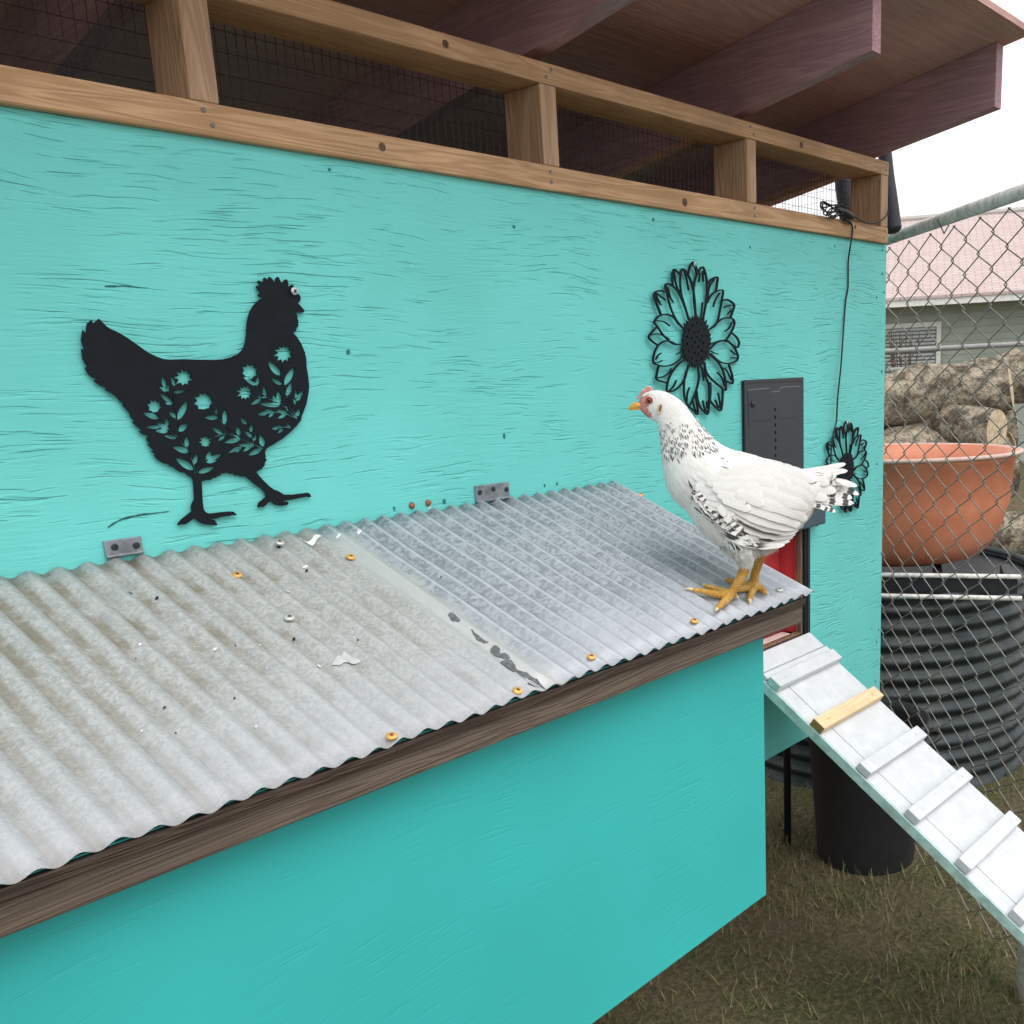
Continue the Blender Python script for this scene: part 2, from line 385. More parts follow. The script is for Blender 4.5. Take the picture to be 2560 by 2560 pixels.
for x in (.15, 2.28):
    for y in (1.62, 2.30): box('leg', CEDAR_Z, coop, x, x+.089, y, y+.089, 0, WZ0-.001)
# inside of the pop door: red lined passage
box('inner_panel', RED, coop, 1.70, 1.975, WY+.060, WY+.072, OZ0-.01, OZ1+.12)
box('inner_panel', RED, coop, 2.003, 2.20, WY+.066, WY+.078, OZ0-.01, OZ1+.12)
box('inner_panel', RED, coop, 1.96, 2.02, WY+.080, WY+.09, OZ0-.01, OZ1+.12)
box('inner_rail', RED, coop, 1.80, 2.10, WY+.048, WY+.0595, OZ0+.052, OZ0+.070)
box('floor_litter', REDDARK, coop, 1.75, 2.12, WY+.046, WY+.0595, OZ0-.01, OZ0+.026, .004)
box('inner_side', RED, coop, 2.068, 2.08, WY+.016, WY+.0655, OZ0, OZ1+.1)
PINKSILL = simple('pink_white_sill_board', (.66, .52, .50), .6, 0, .15, 30, .0006)
box('sill', PINKSILL, coop, 1.80, 2.040, WY+.018, WY+.045, OZ0-.012, OZ0+.006, .003)
box('opening_edge', PLYEDGE, coop, 2.057, 2.0645, WY-.002, WY+.0148, OZ0+.0005, OZ1)
box('opening_edge', PLYEDGE, coop, 1.845, 2.0565, WY-.001, WY+.0148, OZ0+.0005, OZ0+.007)
# timber framing above the wall
RY0, RY1 = 1.24, 1.329
box('bottom_rail', CEDAR, coop, WX0, 2.4745, RY0, RY1, Z(.3128), Z(.3520), .003)
box('top_rail', CEDAR, coop, WX0, 2.4735, RY0, RY1, Z(.4765), Z(.5095), .003)
PX = [(-.352, -.315), (.049, .086), (.646, .683), (1.2435, 1.2805), (1.8385, 1.8725), (2.4350, 2.4735)]
for (a, b) in PX: box('post', CEDAR_Z, coop, a, b, RY0+.0015, RY1-.001, Z(.3521), Z(.4764), .002)
sl = math.tan(math.radians(9.7))
def rz(y): return Z(.516)-sl*(y-1.33)
for (a, b) in PX:
    x0, x1 = a+.001, b
    vs = [(x, y, rz(y)+dz) for x in (x0, x1) for y, dz in ((.96, 0), (2.50, 0), (2.50, .135), (.96, .135))]
    fs = [(0, 1, 2, 3), (7, 6, 5, 4), (0, 4, 5, 1), (1, 5, 6, 2), (2, 6, 7, 3), (3, 7, 4, 0)]
    # rafter birdsmouth: raise the part over the top rail
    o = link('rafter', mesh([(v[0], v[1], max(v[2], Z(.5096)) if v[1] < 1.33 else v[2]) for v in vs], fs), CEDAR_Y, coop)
    y0 = 1.34
    m2 = MB(); m2.add([(x, y, rz(y)+d) for x in (x0-.004, x1) for (y, d) in ((y0, -.020), (2.42, -.020), (2.42, -.001), (y0, -.001))], fs)
    if a > 1.8: m2.build('rafter_trim', TRIMW, coop)
roofv = [(x, y, rz(y)+.136+d) for d in (0, .014) for (x, y) in ((WX0-.05, .90), (2.482, .90), (2.482, 2.60), (WX0-.05, 2.60))]  # front overhang and rafter tails, out of view, deepened to shade the wall top
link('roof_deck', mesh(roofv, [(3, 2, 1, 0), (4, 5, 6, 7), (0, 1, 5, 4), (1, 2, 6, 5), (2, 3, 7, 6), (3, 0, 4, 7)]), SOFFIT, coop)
box('corner_post', CEDAR_Z, coop, 2.398, 2.486, 2.335, 2.424, WZ1-.002, rz(2.42)-.022)
box('side_rail', CEDAR_Y, coop, 2.448, 2.486, 1.3295, 2.33, Z(.3128), Z(.352))
KNOT = simple('dark_knot', (.10, .05, .022), .7, 0, .4, 300)
NAILH = simple('nail_head', (.16, .15, .14), .5, .5)
for (x, z, rr_) in [(.92, .335, .006), (1.62, .330, .008), (2.30, .340, .005), (1.05, .494, .006), (2.05, .492, .007), (.30, .330, .007)]:
    mb = MB().disc((x, RY0-.0002, Z(z)), (0, -1, 0), rr_, .0004, 10); mb.build('knot', KNOT, coop)
nme = mesh(*(lambda m_: (m_.v, m_.f))(MB().disc((0, 0, 0), (0, -1, 0), .0032, .0008, 8))); nme.materials.append(NAILH)
for (a, b) in PX:
    for zz_ in (.326, .342, .487, .500):
        q_ = bpy.data.objects.new('nail', nme); COL.objects.link(q_); q_.parent = coop; q_.matrix_parent_inverse = world_inv(coop); q_.location = ((a+b)/2+random.uniform(-.009, .009), RY0-.0002, Z(zz_))
def wiremesh(name, P0, du, dv, nu, nv, su, sv, r, parent):
    mb = MB(); P0 = Vector(P0); du = Vector(du); dv = Vector(dv)
    for i in range(nu+1):
        a = P0+du*(i*su); j = rng.normal(0, .0006); mb.tube([a+du*j, a+dv*(nv*sv)+du*rng.normal(0, .0006)], r, 3, False)
    for k in range(nv+1):
        a = P0+dv*(k*sv); mb.tube([a, a+du*(nu*su)], r, 3, False)
    o = mb.build(name, WIRE, parent); o['kind'] = 'stuff'
for (a, b) in zip(PX[:-1], PX[1:]):
    x0 = a[1]-.004; n = int((b[0]+.008-x0)/.0145)
    wiremesh('wire_mesh', (x0, 1.331, Z(.335)), (1, 0, 0), (0, 0, 1), n, 6, .0145, .027, .00065, coop)
wiremesh('side_wire_mesh', (2.487, 1.34, Z(.335)), (0, 1, 0), (0, 0, 1), 70, 6, .0145, .027, .00045, coop)

# cracks, dimples and nail heads in the painted plywood
def wallpoly(name, pts, mat, parent, y0=.0008, th=.0006):
    P = [on_y(u, v) for (u, v) in pts]; V, T = flat_shape([[(p.x, p.z) for p in P]])
    vs, fs = plate(V, T, lambda x, z: (x, WY-y0, z), lambda x, z: (x, WY-y0+th, z)); return link(name, mesh(vs, fs), mat, parent)
def jag(pts, w):
    top = []; bot = []
    P = smoothpath([(p[0], p[1], 0) for p in pts], 6); n = len(P)
    for i, p in enumerate(P):
        ww = w*(.35+.65*math.sin(math.pi*(1-i/(n-1))*.5))*random.uniform(.4, 1.4)*(.05 if i == n-1 else 1); top.append((p.x, p.y-ww/2)); bot.append((p.x, p.y+ww/2))
    return top+bot[::-1]
wallpoly('crack', jag([(270, 1318), (300, 1300), (345, 1288), (385, 1283), (425, 1278)], 5), CRACKM, coop)
wallpoly('crack', jag([(262, 716), (290, 715.5), (312, 715), (338, 718), (372, 720)], 3.2), CRACKM, coop)
dim = MB()
dim.disc((0, 0, 0), (0, -1, 0), .0026, .0005, 8); dme = mesh(dim.v, dim.f)
dme.materials.append(DEEPTEAL)
for (u, v) in [(2205.6, 625), (2205.6, 685), (2209, 730), (2191.5, 743), (2204, 930), (2192, 1160), (2203, 1384), (2179, 1571.6), (2196.3, 1574.7), (2191, 1603.6), (2192, 1650), (2188, 1703), (2086.5, 615),
               (1284.5, 567), (1633, 549), (1875, 618), (985, 1271), (1110, 1253.6), (1361, 1213.4), (1392, 1209), (823, 424), (1260, 1090), (870, 880)]:
    p = on_y(u, v); q = bpy.data.objects.new('nail_dimple', dme); COL.objects.link(q); q.parent = coop; q.matrix_parent_inverse = world_inv(coop)
    q.location = (p.x, WY-.0006, p.z); q.scale = (random.uniform(.7, 1.3), 1, random.uniform(.9, 1.9)); q.rotation_euler[1] = random.uniform(-.5, .5)
def screw(name, p, nrm, mat, parent, r=.0042, h=.0022):
    nrm = Vector(nrm).normalized(); root = MB().disc(p, nrm, r, h).build(name, mat, parent, True)
    return root
for (u, v) in [(1028.4, 1263.5), (1069.6, 1257)]: screw('screw', on_y(u, v)-Vector((0, 0, 0)), (0, -1, 0), RUSTY, coop, .005, .004)

# ============================================================ NESTING BOX
box_ = empty('nesting_box', (.5, 1.05, .6), 'nesting box on the coop front with a sloping corrugated metal lid and turquoise sides', 'nesting box')
A = math.radians(23.5); SA, CA = math.sin(A), math.cos(A); PER, AMP = .03222, .0036; TL = .4452; SKW = .088
XR = 1.392; PH0 = .6079                            # right edge and a crest position, measured along the lid
def surf(s, t, off=0.0, flat=0.0):
    k = math.cos(2*math.pi*(s-PH0)/PER); h = AMP*k*(1-flat)
    bx = s+SKW*t; z0 = Z(-.1825)-AMP; n = (0, -SA, CA)
    return Vector((bx, WY-CA*t+n[1]*(h+off), z0-SA*t+n[2]*(h+off)))
LN = Vector((0, -SA, CA))
def lidst(u, v):
    p = on_plane(u, v, surf(1, 0), LN); t = (WY-p.y)/CA; return p.x-SKW*t, t
def sheet(name, s0, s1, mat, off, jit, parent):
    ns = int((s1-s0)/PER*10); nt = 14; vs = []; uv = []; cr = []
    for j in range(nt+1):
        t = .004+(TL-.004)*j/nt
        for i in range(ns+1):
            s = s0+(s1-s0)*i/ns; wob = .0006*math.sin(t*31+s*9)+.0005*math.sin(s*57+t*13)
            fl = .25 if (s-s0 < .05 and off > .0008) else 0
            tt = t+(.0012*math.sin(s*40+jit) if j == nt else 0)
            vs.append(surf(s, tt, off+wob, fl)); uv.append((s, t)); cr.append(.5+.5*math.cos(2*math.pi*(s-PH0)/PER))
    fs = [(j*(ns+1)+i, j*(ns+1)+i+1, (j+1)*(ns+1)+i+1, (j+1)*(ns+1)+i)[::-1] for j in range(nt) for i in range(ns)]
    me = mesh(vs, fs, True); ul = me.uv_layers.new(name='UVMap'); li = np.zeros(len(me.loops), int); me.loops.foreach_get('vertex_index', li)
    ul.data.foreach_set('uv', np.array(uv)[li].ravel()); at = me.attributes.new('crest', 'FLOAT', 'POINT'); at.data.foreach_set('value', cr)
    o = link(name, me, mat, parent); sm = o.modifiers.new('thick', 'SOLIDIFY'); sm.thickness = .0007; sm.offset = -1
    return o
sheet('corrugated_sheet', -.36, .805, GALV_L, 0.0, 1, box_)['label'] = 'weathered dull grey corrugated sheet with brown dirt in its valleys'
sheet('corrugated_sheet', .7385, XR, GALV_R, .0012, 2, box_)['label'] = 'newer bluish grey spangled corrugated sheet'
def drape(name, pts, mat, off=.0022, sub=3, rough=0.0):
    st = [lidst(u, v) for (u, v) in pts]; st = [(p.x, p.y) for p in smoothpath([(a, b, 0) for a, b in st], sub, True)]
    if rough: st = [(a+random.gauss(0, rough), b+random.gauss(0, rough)) for a, b in st]
    A_ = np.array(st); lo, hi = A_.min(0), A_.max(0); ex = [(x, y) for x in np.arange(lo[0], hi[0], .003) for y in np.arange(lo[1], hi[1], .006)]
    if ex:
        E_ = np.array(ex); ex = [tuple(e) for e in E_[inpoly(E_[:, 0], E_[:, 1], A_)]]
    V, T = flat_shape([st], (), ex)
    if len(T) == 0: return
    vs, fs = plate(V, T, lambda a, b: surf(a, b, off), lambda a, b: surf(a, b, off-.0004)); return link(name, mesh(vs, fs, False), mat, box_)
zb = lambda L, ox, oy, s: [(ox+x/s, oy+y/s) for x, y in L]
drape('dropping', zb([(320, 262), (345, 257), (385, 280), (430, 282), (480, 270), (500, 255), (545, 250), (592, 266), (535, 292), (505, 320), (470, 333), (430, 315), (375, 292), (322, 285)], 680, 1290, 4.83), WHITEDROP)
drape('dropping', zb([(770, 255), (800, 240), (830, 245), (795, 265)], 680, 1290, 4.83), WHITEDROP)
for (u, v, a, b) in [(719.3, 1476.8, 5, 3), (896, 1333, 5.5, 4), (797.5, 1668, 5.5, 4), (349.4, 1614.6, 3.5, 2), (536.7, 1623.5, 5, 2), (648.5, 1615, 4, 3), (353.5, 1823.8, 3, 1.5), (1071.7, 1270, 4, 2), (1273, 1293, 4, 3), (762, 1421, 6, 2), (485, 1612, 2, 1.5), (640, 1810, 2.5, 1.5)]:
    drape('dropping', [(u+a*math.cos(k)*random.uniform(.8, 1.2), v+b*math.sin(k)*random.uniform(.8, 1.2)) for k in np.arange(0, 6.2, .8)], WHITEDROP)
drape('dried_patch', zb([(725, 1772), (800, 1700), (880, 1615), (960, 1680), (1065, 1742), (960, 1770), (830, 1810), (770, 1795)], 680, 1290, 4.83), PALEPATCH, rough=.0006)
for (u, v, a, b) in [(765.3, 1428.3, 3.6, 1.9), (734.3, 1591.7, 4, 3.2), (894.3, 1594, 2.2, 2), (391.2, 1497.2, 4.5, 2.4), (326, 1482, 5, 2.4), (439, 1824.4, 2.8, 1.6), (339, 1639, 2, 1.8), (587.6, 1607.5, 2, 1.8), (1170, 1500.5, 2, 2.2), (585, 1746, 3, 1.4), (410, 1769, 4, 1.6), (1102, 1441, 1.6, 1.5)]:
    drape('screw_hole', [(u+a*math.cos(k), v+b*math.sin(k)) for k in np.arange(0, 6.2, .9)], HOLE, .0024)
for pts in ([(770, 1212), (800, 1212), (830, 1235), (865, 1272), (820, 1262), (790, 1245)], [(955, 1335), (1000, 1375), (1050, 1415), (1090, 1438), (1060, 1432), (1010, 1405), (980, 1372)],
            [(1115, 1475), (1150, 1470), (1185, 1500), (1190, 1520), (1230, 1530), (1265, 1562), (1240, 1562), (1190, 1540), (1150, 1527), (1120, 1500)],
            [(1195, 1575), (1230, 1562), (1280, 1580), (1340, 1640), (1400, 1670), (1440, 1700), (1500, 1740), (1562, 1803), (1525, 1802), (1470, 1765), (1420, 1720), (1360, 1690), (1320, 1658), (1290, 1665), (1250, 1650), (1225, 1620), (1200, 1600)],
            [(1410, 1768), (1440, 1765), (1480, 1782), (1450, 1795), (1415, 1785)]):
    drape('worn_patch', zb(pts, 880, 1160, 3.22), WORN, .0021, 4, .0004)
SOCK = simple('screw_recess', (.10, .035, .012), .7)
for (u, v, k) in [(592, 1441, 'g'), (875, 1399, 'g'), (1477, 1646, 'g'), (1294.5, 1722, 'g'), (978.6, 1842, 'g'), (1734, 1555, 'g'), (1601, 1238.6, 'g'), (1946, 1479, 's'), (696, 1371, 'h'), (722, 1551, 's')]:
    s_, t_ = lidst(u, v); p = surf(s_, t_, .0012)
    sc = screw('screw', p+(LN*.006 if k == 'h' else LN*.0005), LN+Vector((random.uniform(-.12, .12), random.uniform(-.12, .12), 0)), GOLD if k == 'g' else SILVERSCREW, box_, .0062 if k == 'g' else .0066, .0032)
    link('screw_recess', mesh(*(lambda m_: (m_.v, m_.f))(MB().disc(p+LN*(.0092 if k == 'h' else .0036), LN, .0025, .0003, 6))), SOCK, sc)
    if k == 'h': MB().tube([p-LN*.002, p+LN*.0065], .0022, 8).build('screw_shank', DARKSCREW, sc)
# lid frame
FY = .8465; FXR = 1.402
o = box('fascia_strip', FASCIA_D, box_, -.36, FXR, FY-.005, FY+.034, Z(-.3795), Z(-.3682), .0012)
o = box('fascia_board', FASCIA, box_, -.36, FXR-.002, FY, FY+.036, Z(-.4098), Z(-.3797), .0012)
box('lid_liner', TEAL2, box_, -.36, FXR-.004, FY+.004, FY+.016, Z(-.3680), Z(-.3668), 0)
for xs in (-.2, .55, 1.36):
    m2 = MB(); y0, y1 = FY+.037, WY-.02
    zz = lambda y: Z(-.1825)-2*AMP-.004-(WY-y)*SA/CA
    m2.add([(x, y, zz(y)-d) for x in (xs, xs+.036) for (y, d) in ((y0, .036), (y1, .036), (y1, 0), (y0, 0))], [(0, 1, 2, 3), (7, 6, 5, 4), (0, 4, 5, 1), (1, 5, 6, 2), (2, 6, 7, 3), (3, 7, 4, 0)])
    m2.build('lid_frame_rail', FASCIA_D, box_)
BY = .8865; BXR = 1.3415; BZ0 = .60
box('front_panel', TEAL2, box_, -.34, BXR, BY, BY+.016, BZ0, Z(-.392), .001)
o = MB(); zl = lambda y: Z(-.1825)-2*AMP-.042-(WY-y)*SA/CA
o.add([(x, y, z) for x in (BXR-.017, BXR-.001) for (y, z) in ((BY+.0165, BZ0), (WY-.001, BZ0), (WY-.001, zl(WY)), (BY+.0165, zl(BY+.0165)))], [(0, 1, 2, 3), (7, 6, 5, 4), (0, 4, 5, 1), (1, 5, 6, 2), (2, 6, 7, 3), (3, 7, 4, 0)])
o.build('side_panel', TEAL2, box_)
box('bottom_panel', CEDAR, box_, -.34, BXR-.02, BY+.017, WY-.001, BZ0+.001, BZ0+.016)
# hinges
def hinge(pTL, pTR, pBL, pBR, screws, label):
    TLp, TRp, BLp, BRp = [on_y(*p) for p in (pTL, pTR, pBL, pBR)]
    x0, x1, z1, z0 = (TLp.x+BLp.x)/2, (TRp.x+BRp.x)/2, (TLp.z+TRp.z)/2, min(BLp.z, BRp.z)
    h = box('hinge', ZINC, box_, x0, x1, WY-.004, WY-.0008, z0, z1, .0006); h['label'] = label
    for (u, v) in screws:
        p = on_y(u, v); link('screw', mesh(*(lambda m_: (m_.v, m_.f))(MB().disc((p.x, WY-.0042, p.z), (0, -1, 0), .0042, .0018))), DARKSCREW, h)
    MB().tube([(x0, WY-.005, z0-.001), (x1, WY-.005, z0-.001)], .0022, 10).build('hinge_pin', ZINC, h)
hinge((1184, 1214), (1268, 1205), (1187, 1250), (1271, 1240), [(1195.5, 1230.7), (1229, 1222), (1262, 1223)], 'middle steel hinge with three dark screws')
hinge((255, 1353), (349, 1339), (262, 1390), (353, 1366), [(283, 1367), (337, 1363)], 'left steel hinge by the metal hen feet')

# ============================================================ WALL ART
def wall_plate(name, solids, holes, y=.006, th=.003):
    """2D outlines in (x, z) of the wall"""
    V, T = flat_shape(solids, holes); vs, fs = plate(V, T, lambda x, z: (x, WY-y, z), lambda x, z: (x, WY-y+th, z)); return link(name, mesh(vs, fs), BLACKMETAL)
def W2(L, ox, oy, s): return [(p.x, p.z) for p in (on_y(ox+a/s, oy+b/s) for a, b in L)]
z1 = lambda L: W2(L, 280, 390, 3.22)
z2 = lambda L: W2(L, 280, 900, 3.22)
up = [(10, 1410), (60, 1435), (130, 1480), (200, 1530), (270, 1580), (340, 1615), (400, 1635), (450, 1642), (560, 1638), (680, 1640), (800, 1642), (870, 1638), (940, 1622), (1000, 1597), (1040, 1555), (1058, 1500), (1066, 1440), (1070, 1360), (1080, 1300), (1095, 1255), (1120, 1210), (1155, 1170), (1190, 1150), (1208, 1140),
      (1165, 1132), (1158, 1120), (1172, 1108), (1185, 1103), (1150, 1068), (1143, 1058), (1152, 1048), (1176, 1047), (1156, 1015), (1160, 1005), (1172, 1007), (1208, 1027), (1203, 990), (1210, 981), (1222, 984), (1243, 1012), (1240, 985), (1247, 976), (1260, 978), (1282, 1003), (1293, 1030), (1303, 985), (1313, 975), (1326, 980), (1340, 1010), (1350, 1031), (1372, 1000), (1384, 995), (1396, 1003), (1402, 1030), (1406, 1062), (1420, 1042), (1434, 1038), (1446, 1048), (1452, 1068), (1472, 1085), (1478, 1112), (1495, 1122), (1503, 1143), (1498, 1170), (1480, 1188),
      (1490, 1197), (1527, 1237), (1535, 1251), (1522, 1263), (1490, 1263), (1455, 1264), (1472, 1277), (1477, 1295), (1474, 1312), (1485, 1325), (1482, 1345), (1484, 1372), (1470, 1385), (1466, 1408), (1452, 1419), (1438, 1424), (1470, 1455), (1505, 1510), (1535, 1580), (1548, 1640), (1550, 1700), (1562, 1770), (1570, 1850)]
low = [(1571, 210), (1566, 260), (1550, 350), (1520, 430), (1508, 455), (1508, 480), (1470, 530), (1420, 580), (1360, 630), (1290, 675), (1230, 710), (1218, 730), (1215, 760), (1225, 772), (1218, 785), (1231, 806), (1215, 820), (1212, 850), (1185, 878), (1165, 888), (1145, 900),
       (1160, 920), (1200, 965), (1250, 1015), (1290, 1042), (1325, 1055), (1370, 1082), (1440, 1082), (1510, 1073), (1560, 1067), (1578, 1077), (1588, 1099), (1572, 1104), (1550, 1099), (1500, 1109), (1430, 1122), (1372, 1131), (1358, 1139), (1393, 1138), (1406, 1152), (1393, 1167), (1340, 1173), (1295, 1162), (1266, 1136), (1240, 1146), (1222, 1168), (1200, 1183), (1180, 1180), (1162, 1188), (1157, 1172), (1168, 1146), (1200, 1120), (1226, 1098), (1215, 1065), (1180, 1030), (1130, 995), (1090, 960), (1060, 936), (1030, 938), (1000, 929), (980, 928), (955, 913), (930, 914), (905, 903), (885, 914), (862, 912), (855, 933), (832, 932), (822, 947), (795, 948), (780, 965), (745, 966), (706, 975),
       (710, 1050), (715, 1150), (724, 1205), (745, 1227), (770, 1235), (850, 1225), (930, 1217), (962, 1219), (985, 1238), (984, 1250), (955, 1247), (930, 1254), (870, 1260), (820, 1275), (785, 1282), (812, 1288), (822, 1308), (833, 1320), (825, 1331), (790, 1325), (740, 1322), (700, 1310), (670, 1290), (650, 1270), (620, 1290), (580, 1320), (545, 1322), (513, 1329), (516, 1314), (545, 1280), (590, 1245), (627, 1215), (621, 1180), (630, 1150), (648, 1120), (645, 1050), (638, 965), (628, 942), (600, 930), (570, 905), (545, 905), (500, 880), (480, 862), (440, 852), (455, 843), (400, 830), (350, 800), (325, 768), (338, 757), (296, 735), (322, 729), (300, 705), (272, 677), (293, 671), (263, 645), (268, 625), (287, 610), (240, 600), (198, 575), (226, 570), (190, 535), (148, 500), (168, 491), (135, 455), (130, 430), (95, 390), (68, 362), (82, 350), (50, 330), (30, 305), (10, 285)]
tail = [(-30, 262), (-70, 240), (-55, 228), (-110, 205), (-160, 170), (-140, 158), (-200, 120), (-235, 60), (-210, 60), (-250, -10), (-262, -90), (-235, -75), (-262, -160), (-250, -240), (-225, -210), (-215, -290), (-180, -320), (-165, -290), (-120, -330), (-90, -300), (-60, -270), (-30, -250)]
hen_sol = z1(up)+z2(low)+z2(tail)
H = []
def stems(L, w=7):
    for pth in L:
        P = smoothpath([(x, y, 0) for x, y in pth], 5); H.append(z2([(p.x, p.y) for p in stroke(P, w*1.2, w*.9)]))
def leaves(L):
    for b_, t_, w_ in L: H.append(z2([(p.x, p.y) for p in almond(b_, t_, w_*1.15+2)]))
stems([[(655, 915), (640, 830), (605, 740), (560, 680), (515, 610), (505, 500), (490, 420), (475, 330), (475, 270), (490, 210), (530, 165)], [(515, 620), (440, 550), (380, 490), (350, 430)], [(475, 350), (440, 310), (430, 260)],
       [(655, 915), (700, 850), (740, 800), (770, 750)], [(1200, 715), (1130, 680), (1010, 625), (950, 585), (890, 520), (830, 450), (780, 380)], [(1010, 630), (900, 590), (780, 635)], [(1130, 680), (1105, 590), (1075, 520)],
       [(1475, 470), (1410, 330), (1350, 190), (1340, 120), (1358, 5)], [(1475, 470), (1460, 390), (1468, 310)], [(1475, 470), (1390, 390), (1330, 345), (1230, 300), (1150, 210), (1118, 145)], [(1230, 300), (1170, 300), (1110, 275)],
       [(1475, 470), (1400, 440), (1310, 420), (1170, 438)], [(1425, 545), (1380, 540), (1330, 545), (1275, 552)]])
leaves([((415, 225), (390, 125), 32), ((430, 250), (365, 220), 24), ((435, 255), (440, 200), 26), ((465, 340), (370, 275), 30), ((470, 352), (412, 348), 20), ((490, 210), (463, 135), 26), ((482, 262), (582, 247), 22), ((515, 480), (599, 323), 46), ((500, 465), (440, 412), 26), ((520, 572), (602, 512), 42), ((362, 470), (232, 425), 36), ((430, 535), (430, 468), 30), ((440, 558), (345, 510), 32), ((440, 575), (330, 570), 28), ((372, 540), (263, 540), 24), ((505, 628), (405, 610), 26), ((590, 702), (588, 608), 38), ((600, 740), (470, 697), 38), ((640, 880), (496, 788), 48), ((645, 842), (676, 748), 34), ((750, 800), (787, 730), 36), ((760, 802), (879, 757), 30), ((745, 820), (834, 810), 24), ((680, 905), (819, 863), 34),
        ((837, 465), (732, 465), 32), ((825, 432), (832, 383), 24), ((892, 517), (897, 388), 38), ((1010, 612), (997, 528), 34), ((1022, 635), (888, 665), 32), ((882, 595), (788, 543), 30), ((907, 600), (836, 652), 24), ((1077, 515), (1016, 468), 28), ((1105, 580), (1117, 510), 28), ((1115, 620), (1048, 575), 24), ((1130, 652), (1147, 595), 24), ((1202, 697), (1182, 595), 42), ((1132, 690), (1000, 683), 26), ((1012, 700), (920, 750), 24), ((1030, 695), (980, 750), 20), ((1110, 690), (1038, 737), 24), ((1190, 718), (1083, 765), 34),
        ((1337, 122), (1239, 8), 48), ((1375, 202), (1457, 52), 46), ((1347, 198), (1267, 147), 28), ((1395, 287), (1433, 178), 38), ((1465, 312), (1467, 238), 20), ((1475, 302), (1534, 250), 26), ((1470, 328), (1511, 298), 20), ((1465, 360), (1447, 311), 18), ((1480, 452), (1491, 388), 28), ((1142, 205), (1038, 133), 28), ((1147, 207), (1174, 128), 28), ((1224, 292), (1203, 203), 28), ((1300, 337), (1279, 278), 22), ((1330, 357), (1324, 238), 38), ((1342, 365), (1170, 354), 32), ((1400, 412), (1385, 343), 18), ((1187, 315), (1103, 360), 28), ((1185, 310), (1163, 283), 18), ((1240, 425), (1158, 440), 26), ((1300, 428), (1212, 403), 24), ((1290, 428), (1243, 460), 22), ((1400, 440), (1310, 400), 28), ((1385, 442), (1314, 471), 22), ((1427, 545), (1391, 508), 22), ((1330, 545), (1268, 553), 26), ((1358, 545), (1316, 519), 18), ((1370, 552), (1318, 587), 22)])
for (c, r, k, inn, ph) in [((562, 140), 74, 9, .55, .3), ((328, 372), 54, 8, .72, .2), ((722, 335), 70, 9, .74, .1), ((738, 655), 50, 9, .6, .2), ((1095, 92), 62, 8, .72, .5), ((1055, 262), 64, 10, .55, .2), ((1365, -52), 78, 10, .55, .4)]:
    H.append(z2(starf(c, r*1.1, k, inn, ph)))
hen_art = wall_plate('metal_hen_cutout', [hen_sol], H, .0055, .002)
tag(hen_art, 'black flat metal walking hen cutout with floral openings on the turquoise wall', 'wall art')
def phillips(p, parent, r=.0052):
    s_ = MB().disc(p, (0, -1, 0), r, .003, 16).build('screw', SILVERSCREW, parent, True)
    m2 = MB(); 
    for a in (.6, .6+math.pi/2): m2.obox(Vector(p)+Vector((0, -.0032, 0)), (math.cos(a), 0, math.sin(a)), (0, 1, 0), (-math.sin(a), 0, math.cos(a)), r*1.1, .0008, r*.28)
    m2.build('screw_slot', DARKSCREW, s_)
p = on_y(280+1440/3.22, 390+1092/3.22); phillips((p.x, WY-.0078, p.z), hen_art)

